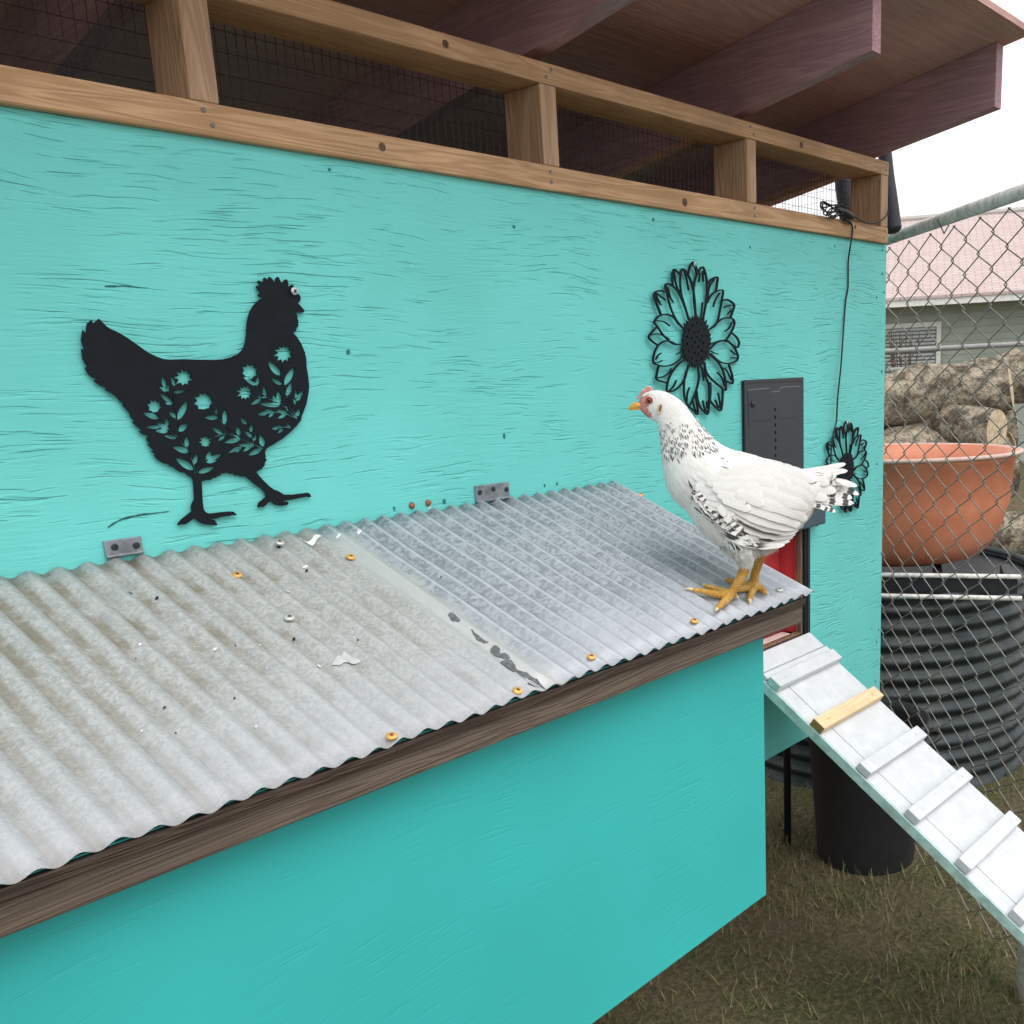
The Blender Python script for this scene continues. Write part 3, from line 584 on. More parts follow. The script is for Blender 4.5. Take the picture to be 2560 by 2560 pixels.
FS = 4.2
petals = [([(725, 370), (740, 290), (772, 238), (795, 262), (812, 340)], 15), ([(782, 262), (805, 300), (818, 370)], 22), ([(725, 370), (750, 440), (772, 500)], 10),
 ([(640, 352), (662, 308), (700, 335), (742, 410), (772, 500), (792, 640), (802, 800)], 15), ([(655, 318), (640, 420), (650, 560), (690, 700), (732, 840)], 12), ([(680, 325), (705, 400), (728, 530)], 11),
 ([(783, 500), (795, 420), (835, 330), (873, 288), (897, 330), (917, 420), (922, 560), (905, 700), (880, 830)], 15), ([(783, 500), (783, 620), (798, 750), (815, 810)], 11), ([(835, 445), (850, 350)], 9), ([(884, 440), (876, 330)], 12), ([(873, 660), (865, 760), (850, 840)], 9),
 ([(562, 480), (558, 380), (573, 314), (610, 338), (642, 372)], 15), ([(578, 330), (588, 430), (612, 510), (640, 570)], 10),
 ([(486, 520), (490, 468), (530, 470), (590, 512), (642, 590), (690, 710), (728, 830)], 15), ([(492, 480), (510, 600), (545, 730), (605, 850), (680, 935)], 12), ([(508, 500), (535, 600), (568, 660)], 10),
 ([(435, 785), (400, 690), (370, 600), (374, 556), (420, 537), (492, 548)], 16), ([(392, 562), (440, 600), (485, 633)], 11), ([(385, 575), (405, 630), (437, 685)], 11),
 ([(364, 870), (398, 815), (455, 788), (520, 788), (580, 825), (620, 880), (670, 925)], 15), ([(364, 870), (400, 912), (450, 985), (515, 1055), (580, 1098), (662, 1098)], 13), ([(400, 850), (470, 862), (530, 905)], 10),
 ([(400, 915), (350, 960), (310, 1020), (350, 1070), (412, 1112)], 15), ([(318, 1005), (400, 987), (470, 1010), (525, 1045)], 10),
 ([(665, 1100), (600, 1098), (535, 1068), (465, 1068), (405, 1115), (372, 1180), (358, 1240), (362, 1292), (415, 1318), (480, 1327), (560, 1310), (630, 1262), (685, 1200)], 14), ([(385, 1255), (410, 1212), (443, 1188)], 10), ([(372, 1290), (410, 1287), (452, 1268)], 10), ([(600, 1202), (640, 1182), (668, 1165)], 9),
 ([(415, 1320), (400, 1380), (390, 1455), (430, 1482), (503, 1502)], 15), ([(390, 1450), (455, 1438), (512, 1408), (548, 1350)], 12),
 ([(700, 1255), (640, 1290), (582, 1350), (532, 1430), (507, 1510), (502, 1585), (560, 1588), (630, 1540), (682, 1470), (710, 1380), (728, 1310)], 14), ([(515, 1595), (568, 1540), (600, 1475)], 12),
 ([(738, 1310), (700, 1400), (682, 1500), (682, 1620), (702, 1700), (742, 1765)], 13), ([(828, 1330), (836, 1450), (815, 1560), (780, 1660), (742, 1735)], 13), ([(736, 1550), (715, 1620), (712, 1700)], 10),
 ([(742, 1755), (790, 1800), (822, 1832), (826, 1780), (812, 1700), (806, 1640)], 13), ([(770, 1680), (790, 1760), (815, 1815)], 9),
 ([(815, 1590), (822, 1670), (850, 1750), (890, 1800), (930, 1828), (942, 1750), (947, 1620), (940, 1520), (902, 1420), (865, 1330)], 14), ([(880, 1690), (890, 1750), (918, 1805)], 11), ([(922, 1695), (926, 1770)], 10), ([(865, 1345), (880, 1420), (890, 1475)], 9),
 ([(955, 1500), (960, 1600), (955, 1680), (990, 1732), (1030, 1770), (1068, 1788), (1084, 1700), (1088, 1570)], 15), ([(1010, 1680), (1042, 1760)], 11), ([(1038, 1610), (1058, 1700), (1062, 1765)], 10),
 ([(895, 1290), (910, 1380), (948, 1440), (1000, 1490), (1060, 1540), (1118, 1578), (1115, 1480), (1090, 1370), (1042, 1290), (982, 1232), (948, 1205)], 15), ([(1030, 1390), (1080, 1450), (1112, 1545)], 10),
 ([(1120, 1482), (1160, 1498), (1192, 1505), (1186, 1420), (1152, 1310)], 15), ([(1088, 1345), (1130, 1372), (1180, 1475)], 9),
 ([(960, 1140), (1018, 1082), (1088, 1060), (1150, 1075), (1202, 1120), (1235, 1180), (1248, 1232), (1228, 1272), (1160, 1297), (1080, 1290), (1020, 1252), (960, 1192)], 14), ([(1170, 1160), (1222, 1205)], 10), ([(1178, 1238), (1240, 1238)], 12), ([(960, 1165), (1000, 1190), (1040, 1200)], 9),
 ([(1182, 980), (1230, 1020), (1260, 1080), (1242, 1130), (1200, 1110), (1130, 1052)], 14),
 ([(950, 940), (1000, 900), (1052, 850), (1110, 822), (1178, 826), (1210, 860), (1200, 920), (1170, 980), (1122, 1048), (1060, 1060), (985, 1087)], 14), ([(1108, 960), (1152, 930), (1190, 858)], 11),
 ([(1078, 640), (1130, 630), (1180, 655), (1208, 690), (1192, 750), (1168, 820)], 16), ([(1100, 715), (1140, 692), (1195, 690)], 12), ([(1140, 780), (1185, 735)], 11),
 ([(922, 665), (958, 592), (1010, 547), (1087, 534), (1080, 620), (1062, 720), (1032, 860), (990, 920)], 14), ([(1060, 555), (1012, 630), (988, 705)], 10),
 ([(925, 468), (968, 418), (1030, 397), (1026, 470), (1016, 535)], 17), ([(1000, 415), (950, 490), (928, 610)], 11)]
seeds = [(760, 900), (805, 873), (848, 893), (724, 950), (780, 975), (826, 965), (880, 943), (708, 1020), (753, 1035), (808, 1025), (860, 1013), (908, 1015), (710, 1093), (788, 1078), (838, 1060), (874, 1087), (920, 1103), (720, 1172), (760, 1127), (823, 1127), (860, 1163), (788, 1187), (823, 1203), (900, 1187), (753, 1245), (862, 1247), (806, 1273)]
def flower(aff, name, sw=1.0):
    def cv(L): return [aff(x, z) for x, z in W2(L, 1540, 600, FS)]
    sol = []
    for L, w_ in petals:
        P = smoothpath([(x, y, 0) for x, y in L], 5); sol.append(cv([(p.x, p.y) for p in stroke(P, w_*sw*1.15, w_*sw*1.0)]))
    disc = []
    random.seed(9)
    for i in range(64):
        th = 2*math.pi*i/64; k = 1.0 if i % 2 == 0 else 1.0+random.uniform(.08, .28); disc.append((812+138*k*math.cos(th), 1068+238*k*math.sin(th)))
    sol.append(cv(disc))
    hol = [cv([(cx+10*math.cos(a), cy+17*math.sin(a)) for a in np.arange(0, 6.28, .8)]) for cx, cy in seeds]
    o = wall_plate(name, sol, hol, .0095, .003); p = cv([(785, 262)])[0]; phillips((p[0], WY-.0098, p[1]), o, .0045*sw)
    return o
f1 = flower(lambda x, z: (x, z), 'metal_flower'); tag(f1, 'large black metal daisy cutout on the turquoise wall above the live hen', 'wall art', 'black metal flowers on the wall')
a0, b0 = W2([(302, 228)], 1540, 600, FS)[0], W2([(1265, 1835)], 1540, 600, FS)[0]
pl, pt_, pr, pb_ = on_y(2051.5, 1165), on_y(2112, 1052), on_y(2163, 1165), on_y(2110, 1281)
cx1, cz1 = (on_y(1612, 845).x+on_y(1841, 870).x)/2, (on_y(1724, 655).z+on_y(1760, 1036).z)/2
cx2, cz2 = (pl.x+pr.x)/2, (pt_.z+pb_.z)/2
ks = (pt_.z-pb_.z)/(on_y(1724, 655).z-on_y(1760, 1036).z)
f2 = flower(lambda x, z: (cx2+(x-cx1)*ks, cz2+(z-cz1)*ks), 'metal_flower', 1.1); tag(f2, 'small black metal daisy cutout on the wall behind the tail of the live hen', 'wall art', 'black metal flowers on the wall')

# ============================================================ AUTOMATIC DOOR
DY = WY-.010; DX0, DX1, DZ1 = on_y(1862, 1000, DY).x, on_y(2009, 1000, DY).x, on_y(2009, 943, DY).z; DZ0 = Z(-.325)
DXC = on_y(1938.3, 1060, DY).x
door = empty('automatic_coop_door', (1.95, WY, DZ0), 'dark grey automatic coop door unit with a column of square holes beside the metal flower', 'coop door')
V, T = flat_shape([[(DX0, DZ0), (DX1, DZ0), (DX1, DZ1), (DX0, DZ1)]], [[(DXC-.0034, DZ1-.0645-k*.01715), (DXC+.0034, DZ1-.0645-k*.01715), (DXC+.0034, DZ1-.0725-k*.01715), (DXC-.0034, DZ1-.0725-k*.01715)] for k in range(15)])
vs, fs = plate(V, T, lambda x, z: (x, DY, z), lambda x, z: (x, DY+.003, z)); o = link('cover', mesh(vs, fs), CHARCOAL, door)
box('housing', CHARCOAL, door, DX0+.001, DX1-.001, DY+.0062, WY-.0005, DZ0+.001, DZ1-.001, .001)
box('hole_backing', CHARLINE, door, DXC-.0065, DXC+.0065, DY+.0031, DY+.0060, DZ1-.32, DZ1-.06, 0)
def groove(pts, w_, mat, name='seam', y=.0006, th=.0004):
    P = [(a, b) for a, b in pts]; V, T = flat_shape([[(p.x, p.y) for p in stroke(P, w_)]])
    vs, fs = plate(V, T, lambda x, z: (x, DY-y, z), lambda x, z: (x, DY-y+th, z)); return link(name, mesh(vs, fs), mat, door)
PALEEDGE = simple('pale_edge', (.16, .165, .165), .4)  # ridge strips paler than the cover around them
def dp(L): return [(p.x, p.z) for p in (on_y(1820+x/4.829, 900+y/4.829, DY) for x, y in L)]
groove(dp([(228, 292), (235, 280), (860, 248), (882, 258), (893, 280)]), .0022, CHARLINE, 'panel_groove')
groove(dp([(240, 375), (250, 360), (500, 340)]), .0016, PALEEDGE, 'panel_ridge')
groove(dp([(522, 385), (612, 378), (628, 340), (645, 328), (862, 318)]), .0016, PALEEDGE, 'panel_ridge')
groove(dp([(240, 375), (246, 800)]), .0012, CHARLINE, 'panel_groove')
groove(dp([(310, 742), (505, 722)]), .0011, CHARLINE, 'scratch'); groove(dp([(630, 710), (830, 688)]), .0011, CHARLINE, 'scratch')
p = on_y(1820+300/4.829, 900+532/4.829, DY); s_ = MB().disc((p.x, DY-.0003, p.z), (0, -1, 0), .0068, .004, 18).build('lock_screw', CHARCOAL, door, True)
link('screw_recess', mesh(*(lambda m_: (m_.v, m_.f))(MB().disc((p.x, DY-.0043, p.z), (0, -1, 0), .0028, .0005, 6))), CHARLINE, s_)
box('control_block', SLATE, door, DX1-.12, 2.122, WY-.034, WY-.0006, Z(-.3640), Z(-.312), .004)
MB().tube([(2.10, WY-.02, Z(-.366)), (2.122, WY-.015, Z(-.360)), (2.127, WY-.012, Z(-.352))], .003, 8).build('cable_gland', FRAMEBLACK, door, True)
box('frame_side', FRAMEBLACK, door, 2.0652, 2.0895, WY-.009, WY-.0005, Z(-.6475), Z(-.365), .0015)
box('frame_side', FRAMEBLACK, door, 1.818, 1.842, WY-.009, WY-.0005, Z(-.6475), Z(-.329), .0015)
box('frame_bottom', FRAMEBLACK, door, 1.8425, 2.0648, WY-.009, WY-.0005, Z(-.6475), Z(-.6335), .0015)
RIBM = simple('frame_channel', (.03, .035, .05), .35)
box('frame_channel', RIBM, door, 2.074, 2.079, WY-.0115, WY-.0092, Z(-.6470), Z(-.366), .0005)

# ============================================================ CORD and tied bundle
def wp(L, ox, oy, s, y=WY-.004): return [on_y(ox+a/s, oy+b/s, y) for a, b in L]
cp = wp([(905, 1062), (948, 1088), (972, 1135), (975, 1200), (965, 1300), (940, 1450), (917, 1560), (902, 1700), (900, 1860)], 1980, 390, 6.44, RY0-.004)
for k in range(4, len(cp)): pass
low_ = wp([(1133, 1400), (1130, 1560), (1105, 1700), (1088, 1900)], 1880, 390, 4.712)
low2 = wp([(1358, 30), (1365, 60), (1345, 250), (1322, 480), (1311, 720), (1295, 800), (1275, 880), (1256, 1000), (1246, 1100), (1240, 1270)], 1820, 900, 4.829, WY-.0125)
low3 = [on_y(2073, 1205, WY-.006), on_y(2062, 1245, WY-.006)]+wp([(825, 1230), (800, 1320), (762, 1408), (712, 1466), (640, 1484)], 1960, 1140, 8.78, WY-.010)
path = smoothpath(cp[:6]+[on_y(2121, 650, WY-.005)]+low_+low2[1:]+low3, 5)
cord = MB().tube(path, .0021, 8).build('power_cord', BLACKCORD, None, True); tag(cord, 'thin black cord hanging down the turquoise wall to the grey door unit', 'cord')
bund = MB(); yy = RY0-.012
def bw(L, dy=0.0): return [on_y(1980+a/6.44, 390+b/6.44, yy+dy) for a, b in L]
loops = [[(900, 900), (780, 830), (700, 800), (600, 780), (520, 735), (470, 745), (455, 800), (480, 850), (540, 890), (620, 900), (720, 880), (820, 880)],
         [(880, 930), (760, 900), (680, 900), (620, 930), (560, 960), (510, 930), (520, 880), (500, 830), (490, 780), (520, 770), (580, 790), (660, 830), (760, 860)],
         [(860, 880), (760, 790), (680, 790), (620, 800), (560, 830), (540, 880), (580, 920), (640, 960), (700, 950), (760, 900), (850, 930)],
         [(880, 960), (800, 960), (740, 960), (680, 1000), (620, 990), (580, 960), (560, 920), (590, 880), (640, 840), (720, 820), (800, 770), (850, 790)],
         [(840, 900), (760, 950), (720, 900), (690, 850), (640, 870), (610, 940), (650, 980), (720, 960)],
         [(860, 850), (800, 790), (720, 800), (700, 850), (740, 900), (820, 940), (880, 1000)],
         [(830, 800), (780, 850), (800, 930), (860, 980), (900, 1010)], [(470, 770), (500, 740), (560, 770), (540, 820), (480, 830), (460, 790)]]
for i, L in enumerate(loops): bund.tube(smoothpath(bw(L, -.004+.003*(i % 4)), 6), .0017, 6)
tie = empty('cord_bundle', on_y(2110, 530, yy), 'tangled bundle of looped black cord tied at the top corner post', 'cord bundle')
bund.build('looped_cord', BLACKCORD, tie, True)
core = MB().tube(smoothpath(bw([(700, 860), (780, 880), (850, 910), (930, 960), (980, 985)], 0), 4), [.004]+[.007]*6+[.0085]*6+[.006]*3+[.003], 10).build('cord_knot', BLACKCORD, tie, True)
MB().tube(smoothpath(bw([(905, 950), (1000, 970), (1100, 1030), (1220, 1075), (1340, 1075), (1440, 1035), (1520, 960), (1550, 880), (1555, 790)], .004), 6), .0021, 8).build('draped_cord', BLACKCORD, tie, True)
MB().tube(smoothpath(bw([(850, 1020), (900, 1045), (950, 1080)], .002), 4), .0035, 8).build('cord_end', BLACKCORD, tie, True)

# black sleeves leaning at the corner
pb = Vector((2.51, 1.30, 0))
def sleeve(name, pix, dist_plane_x, r, label):
    P = []
    for (u, v) in pix:
        q = ray(u, v); tt = dist_plane_x/q.x; P.append(Vector((0, 0, CAMZ))+q*tt)
    P = smoothpath(P, 6); n = len(P); R = [r[0]+(r[1]-r[0])*(i/(n-1)) for i in range(n)]
    dd = (P[-1]-P[-2]).normalized()
    for f_ in (.25, .5, .7, .85, .95, 1.0): P.append(P[n-1]+dd*r[1]*.7*f_); R.append(r[1]*math.sqrt(max(.02, 1-f_**2.2)))
    o = MB().tube(P, R, 16).build(name, BLACKFOAM, None, True); tag(o, label, 'pole sleeve'); return o
sleeve('pole_sleeve', [(2205, 300), (2212, 380), (2217, 440), (2224, 500), (2229, 550), (2230, 568)], 2.60, (.016, .0255), 'black padded sleeve leaning outside the right corner post, lower end above the fence rail')
sleeve('pole_sleeve', [(2100, 400), (2107, 440), (2112, 480), (2118, 520), (2122, 552), (2125, 590)], 2.66, (.024, .026), 'dark padded pole seen through the wire left of the corner post')

# ============================================================ RAMP
RA = math.radians(34.5); RT = Vector((0, -math.cos(RA), -math.sin(RA))); RN = Vector((0, -math.sin(RA), math.cos(RA)))
R0 = Vector((0, 1.235, Z(-.645)))
def rp(x, t, o=0.0): return R0+RT*t+RN*o+Vector((x, 0, 0))
rampL = 1.50
ramp = empty('chicken_ramp', rp(1.94, rampL), 'white painted plank ramp with cleats leading up to the coop door, one cleat bare wood', 'ramp')
def rbox(name, mat, parent, x0, x1, t0, t1, o0, o1, bw=.002):
    o = MB().obox(rp((x0+x1)/2, (t0+t1)/2, (o0+o1)/2), (1, 0, 0), RT, RN, x1-x0, t1-t0, o1-o0).build(name, mat, parent); bevel(o, bw); return o
rbox('plank', WHITE, ramp, 1.8545, 2.0835, .012, rampL, -.020, 0)
rbox('plank', WHITE, ramp, 1.8035, 1.8530, -.004, rampL, -.020, -.0006)
rbox('edge_strip', MINT, ramp, 1.7985, 1.8030, .02, rampL, -.024, -.0012, .001)
rbox('landing_board', WHITE, ramp, 1.8030, 2.078, -.010, .0415, .0005, .012, .004)
rbox('cleat', WHITE, ramp, 1.8035, 2.0870, .0425, .0595, .0008, .0095, .002)
for k in range(11):
    t0 = .0615+k*.1355
    mt = PINE if k == 1 else WHITE
    c = rbox('cleat', mt, ramp, 1.8005, 2.0800, t0, t0+.0335, .0008, .0205, .0025)
    if k == 1:
        c['label'] = 'bare unpainted pine cleat'
        rbox('end_grain', PINE_END, c, 1.7998, 1.8006, t0+.001, t0+.0325, .002, .0195, 0)
    elif k == 0: rbox('end_grain', MINT, c, 1.7998, 1.8006, t0+.001, t0+.0325, .002, .0195, 0)
    for x in (1.84, 2.045):
        link('screw', mesh(*(lambda m_: (m_.v, m_.f))(MB().disc(rp(x, t0+.017, .0203), RN, .0036, .0006, 10))), GOLD if k == 1 else SILVERSCREW, c)

# black tub under the coop
tubm = simple('black_rubber', (.012, .012, .014), .6, 0, .2, 30)
tp = Vector((2.64, 1.37, 0))
tb = empty('rubber_tub', tp, 'black rubber tub standing on the grass at the coop corner behind the ramp', 'tub')
mb = MB(); prof = [(.15, 0), (.175, .36), (.185, .44), (.19, .46), (.18, .46), (.17, .43), (.14, .03), (0.001, .03)]; n = 28
for (r, z) in prof:
    for k in range(n): mb.v.append(tp+Vector((r*math.cos(2*math.pi*k/n), r*math.sin(2*math.pi*k/n), z)))
for j in range(len(prof)-1):
    for k in range(n): mb.f.append((j*n+k, j*n+(k+1) % n, (j+1)*n+(k+1) % n, (j+1)*n+k))
mb.build('tub_body', tubm, tb, True)
mb = MB()
for s_ in (-1, 1):
    c = tp+Vector((0, .19*s_, .44)); mb.tube(smoothpath([c+Vector((-.05, 0, 0)), c+Vector((-.04, .03*s_, -.01)), c+Vector((.04, .03*s_, -.01)), c+Vector((.05, 0, 0))], 5), .008, 8)
mb.build('handle', tubm, tb, True)

# ============================================================ CHAIN LINK FENCE
q = ray(2222, 597); FP = Vector((0, 0, CAMZ))+q*2.86; fd = ray(1180, 964); fd = Vector((fd.x, fd.y, 0)).normalized(); FZ = FP.z
fence = empty('chain_link_fence', (FP.x, FP.y, 0), 'galvanized chain link fence with a round top rail right of the coop', 'fence')
S0, S1 = -.93, 3.0
# nothing of it may run into the coop: it passes behind the right corner
def fpnt(s, z): return Vector((FP.x, FP.y, 0))+fd*s+Vector((0, 0, z))
MB().tube([fpnt(S0, FZ), fpnt(S1, FZ)], .0165, 16).build('top_rail', PIPE, fence, True)
for s_ in (-.90, .93, 2.9): MB().tube([fpnt(s_, 0), fpnt(s_, FZ-.012)], .026, 16).build('post', PIPE, fence, True)
fn = Vector((-fd.y, fd.x, 0)); CW, CH = .066, .0415      # half diamond width / height
nz = int((FZ-.03-.05)/CH); zmes = []
for par in (0, 1):
    zig = MB(); pts = []
    for i in range(nz+1):
        pts.append(Vector((0, 0, FZ-.024-i*CH))+fd*((CW/2+.0012) if (i+par) % 2 else -(CW/2+.0012))+fn*(.0022 if (i+par) % 2 else -.0022))
    rp_ = []
    for i, p in enumerate(pts):           # small rounded hooks at the crossings
        if 0 < i < len(pts)-1:
            sgn = 1 if (i+par) % 2 else -1
            rp_ += [p+Vector((0, 0, .005))-fd*.0045*sgn, p+fd*.0008*sgn+fn*.002, p+Vector((0, 0, -.005))-fd*.0045*sgn]
        else: rp_.append(p)
    zig.tube(rp_, .00165, 5, False); zme = mesh(zig.v, zig.f, True); zme.materials.append(GALVWIRE); zmes.append(zme)
ns = int((S1-S0)/CW)
for k in range(ns):
    o = bpy.data.objects.new('chain_wire', zmes[k % 2]); COL.objects.link(o); o.parent = fence; o.matrix_parent_inverse = world_inv(fence)
    o.location = fpnt(S0+(k+.5)*CW, 0)
cap = MB()
for k in range(0, 9):
    c = fpnt(-.8+k*.45, FZ); cap.tube([c+Vector((0, 0, -.035)), c+fn*.02, c+Vector((0, 0, .0178)), c-fn*.02, c+Vector((0, 0, -.035))], .0018, 5)
cap.build('tie_wire', GALVWIRE, fence, True)
pipeb = MB().tube([Vector((2.55, 1.60, 0)), Vector((2.55, 1.60, Z(-.41)))], .012, 12).build('dark_pipe', FRAMEBLACK, None, True)
tag(pipeb, 'narrow dark pipe standing just behind the right edge of the turquoise wall', 'pipe')

# ============================================================ BEHIND THE FENCE
def far(u, v, d): return Vector((0, 0, CAMZ))+ray(u, v)*d
# corrugated stock tank (dark, horizontal ribs)
tk_m = NT('dark_corrugated_tank'); n_ = tk_m.noise(tk_m.pos(), 8, 4, .6)
TANK = tk_m.fin(tk_m.mix(tk_m.ramp(n_, .35, .7), (.016, .026, .030), (.050, .060, .058)), .5, .3, tk_m.bump(tk_m.noise(tk_m.pos(), 60, 3), .002))
c0 = far(2310, 1440, 3.75); tkz = c0.z; tc = Vector((c0.x+.10, c0.y+.28, 0))
tank = empty('stock_tank', tc, 'dark round corrugated metal tank behind the fence below the orange tub', 'tank')
mb = MB(); n = 56; rows = 90
for j in range(rows+1):
    z = tkz*j/rows; r = .62+.011*math.cos(z/.062*2*math.pi)
    for k in range(n): mb.v.append(tc+Vector((r*math.cos(2*math.pi*k/n), r*math.sin(2*math.pi*k/n), z)))
for j in range(rows):
    for k in range(n): mb.f.append((j*n+k, j*n+(k+1) % n, (j+1)*n+(k+1) % n, (j+1)*n+k))
mb.build('tank_wall', TANK, tank, True)
MB().tube([tc+Vector((.62*math.cos(a), .62*math.sin(a), tkz)) for a in np.linspace(0, 6.2832, 57)], .014, 10, False).build('rim', TANK, tank, True)
mb = MB().disc(tc+Vector((0, 0, tkz-.03)), (0, 0, 1), .61, .01, 40); mb.build('tank_top', FRAMEBLACK, tank)
# black cart frame with pale bars, lying on the tank
cart = empty('black_cart_frame', tc+Vector((0, 0, tkz)), 'black frame with two pale metal bars lying on the tank under the orange tub', 'cart frame')
yv = (Vector((ray(2277, 1400).x, ray(2277, 1400).y, 0))).normalized(); xv = Vector((yv.y, -yv.x, 0))
cf = far(2270, 1420, 3.35)
cz = tkz+.016
for dz, dyy, lab in ((.07, 0, 'bar'), (.008, -.05, 'bar')):
    c = Vector((cf.x, cf.y, cz+dz))+yv*dyy; MB().tube([c-xv*.36, c+xv*.36], .008, 10).build('bar', PIPE, cart, True)
c = Vector((cf.x, cf.y, cz+.036)); MB().obox(c+yv*.02, xv, yv, (0, 0, 1), .70, .03, .05).build('cross_member', FRAMEBLACK, cart)
for s_ in (-.33, .1, .33): MB().obox(c+xv*s_+yv*.15, xv, yv, (0, 0, 1), .03, .24, .05).build('side_member', FRAMEBLACK, cart)
# orange terracotta tub
t_ = NT('terracotta_plastic'); nn = t_.noise(t_.pos(), 6, 4, .6); TERRA = t_.fin(t_.mix(t_.ramp(nn, .35, .7), (.56, .19, .10), (.66, .27, .16)), .45, 0.0, t_.bump(t_.noise(t_.pos(), 80, 3), .001), .5)
b0 = far(2262, 1392, 3.55); bt = far(2262, 1133, 3.55); hgt = bt.z-b0.z; zc0 = cz+.066
barrel = empty('orange_tub', (b0.x, b0.y, zc0), 'rust orange rounded plastic tub behind the fence between the logs and the dark tank', 'tub')
mb = MB(); n = 40; R_ = .36; cc = Vector((b0.x+.13, b0.y+.10, zc0)); hgt = bt.z-zc0
prof = [(.02, .0), (.20, .0), (.26, .02), (.30, .07), (.325, .14), (.345, .22), (.355, hgt-.03), (.368, hgt-.02), (.368, hgt), (.35, hgt), (.33, hgt-.06), (.27, .08), (.02, .03)]
for (r, z) in prof:
    for k in range(n): mb.v.append(cc+xv*(r*1.15*math.cos(2*math.pi*k/n))+yv*(r*math.sin(2*math.pi*k/n))+Vector((0, 0, z)))
for j in range(len(prof)-1):
    for k in range(n): mb.f.append((j*n+k, j*n+(k+1) % n, (j+1)*n+(k+1) % n, (j+1)*n+k))
mb.f.append(tuple(range(n)))
mb.build('tub_body', TERRA, barrel, True)
mb = MB().tube([cc+xv*(.372*1.15*math.cos(a))+yv*(.372*math.sin(a))+Vector((0, 0, hgt-.004)) for a in np.linspace(0, 2*math.pi, 41)], .008, 8, False)
mb.build('rim', simple('pale_pink_rim', (.55, .40, .34), .5), barrel, True)
# log pile
def bark():
    t = NT('log_bark'); p = t.pos(); a = t.noise(t.pos(scale=(1, 1, 1)), 11, 6, .7); b = t.noise(p, 45, 4, .7)
    c = t.mix(t.ramp(a, .38, .62), (.13, .105, .08), (.50, .43, .33)); c = t.mix(t.ramp(b, .5, .68, 0, .7), c, (.03, .025, .02))
    return t.fin(c, .9, 0.0, t.bump(t.math('ADD', a, b), .03), .1)
BARK = bark(); CUTW = simple('cut_wood_end', (.50, .40, .27), .85, 0, .25, 40, .004)
def logobj(c, ax, L, r, label, lean=0.0):
    ax = Vector(ax).normalized(); pts = []; R = []
    for i in range(11):
        f = i/10-.5; pts.append(c+ax*(L*f)+Vector((0, 0, .015*math.sin(i*1.3+r*90)))+ax.orthogonal()*.012*math.sin(i*.9)); R.append(r*(1+.09*math.sin(i*2.1+r*70)+.05*math.sin(i*5.3)))
    root = MB().tube(pts, R, 18, True).build('log', BARK, None, True); tag(root, label, 'log', 'logs piled behind the fence')
    o2 = MB().disc(pts[0]-ax*.004, -ax, r*.9, .006, 18).build('cut_face', CUTW, root)
    o3 = MB().disc(pts[-1]+ax*.004, ax, r*.9, .006, 18).build('cut_face', CUTW, root)
ld = 5.4
LG = [((2235, 1175), .21, xv+yv*.35, 1.2, 'dark weathered log at the bottom of the pile just above the orange tub'),
      ((2300, 1150), .17, xv*.4+yv, 1.1, 'short log end-on at the right of the pile above the orange tub'),
      ((2225, 1080), .135, xv+yv*.2, 1.3, 'long pale log in the middle of the pile seen through the fence'),
      ((2280, 1065), .12, xv*.8-yv*.5, 1.0, 'tilted log crossing the right side of the pile'),
      ((2240, 1012), .12, xv-yv*.15+Vector((0, 0, .15)), 1.2, 'pale split log lying on top of the pile'),
      ((2310, 985), .15, xv*.9+yv*.4+Vector((0, 0, .10)), 1.1, 'thick cream coloured log at the top right of the pile')]
base_z = far(2235, 1175, ld).z-.21
for (uv_, r, ax, L, lab) in LG: logobj(far(*uv_, ld+(.12 if r < .14 else 0)), ax, L, r, lab)
lowlog = far(2235, 1175, ld)
zs = lowlog.z-.21-.125; k = 0
while zs > .05:                                      # the hidden lower layers that carry the pile
    logobj(Vector((lowlog.x+(.06 if k % 2 else -.05), lowlog.y+.02*k, zs)), xv+yv*.1, 1.4, .125, ['weathered upper support log just under the visible log pile', 'weathered middle support log of the pile behind the dark tank', 'weathered lowest log lying on the grass under the pile', 'weathered log at the very bottom of the pile'][min(k, 3)])
    zs -= .25; k += 1
# dark red shrub and thin pipes behind logs
def shrub(name, c, rad, h, mcol, label, n=1500):
    root = empty(name, (c.x, c.y, 0), label, 'shrub'); vs = []; fs = []
    for i in range(n):
        a = random.uniform(0, 6.28); rr = rad*math.sqrt(random.random()); z = random.uniform(.1, h)*(1-.3*(rr/rad)**2); p = Vector((c.x+rr*math.cos(a), c.y+rr*math.sin(a), z))
        d = Vector((random.gauss(0, 1), random.gauss(0, 1), random.gauss(0, .6))).normalized(); e = d.orthogonal().normalized(); s_ = random.uniform(.015, .035); b0_ = len(vs)
        vs += [p-e*s_*.4, p+d*s_, p+e*s_*.4, p-d*s_*.7]; fs.append((b0_, b0_+1, b0_+2, b0_+3))
    o = link('foliage', mesh(vs, fs), mcol, root); o['kind'] = 'stuff'
    st = MB()
    for i in range(14):
        a = random.uniform(0, 6.28); st.tube(smoothpath([(c.x, c.y, 0), (c.x+.3*rad*math.cos(a), c.y+.3*rad*math.sin(a), h*.4), (c.x+.7*rad*math.cos(a), c.y+.7*rad*math.sin(a), h*.9)], 4), [.012]*4+[.008]*4+[.004], 5)
    st.build('stems', simple('twig_brown', (.10, .07, .05), .9), root)
sp_ = far(2240, 960, 6.6); shrub('red_shrub', sp_, .8, 1.56, simple('dark_red_leaf', (.12, .03, .035), .7, 0, .4, 5), 'dark red leaved shrub between the log pile and the neighbouring house')
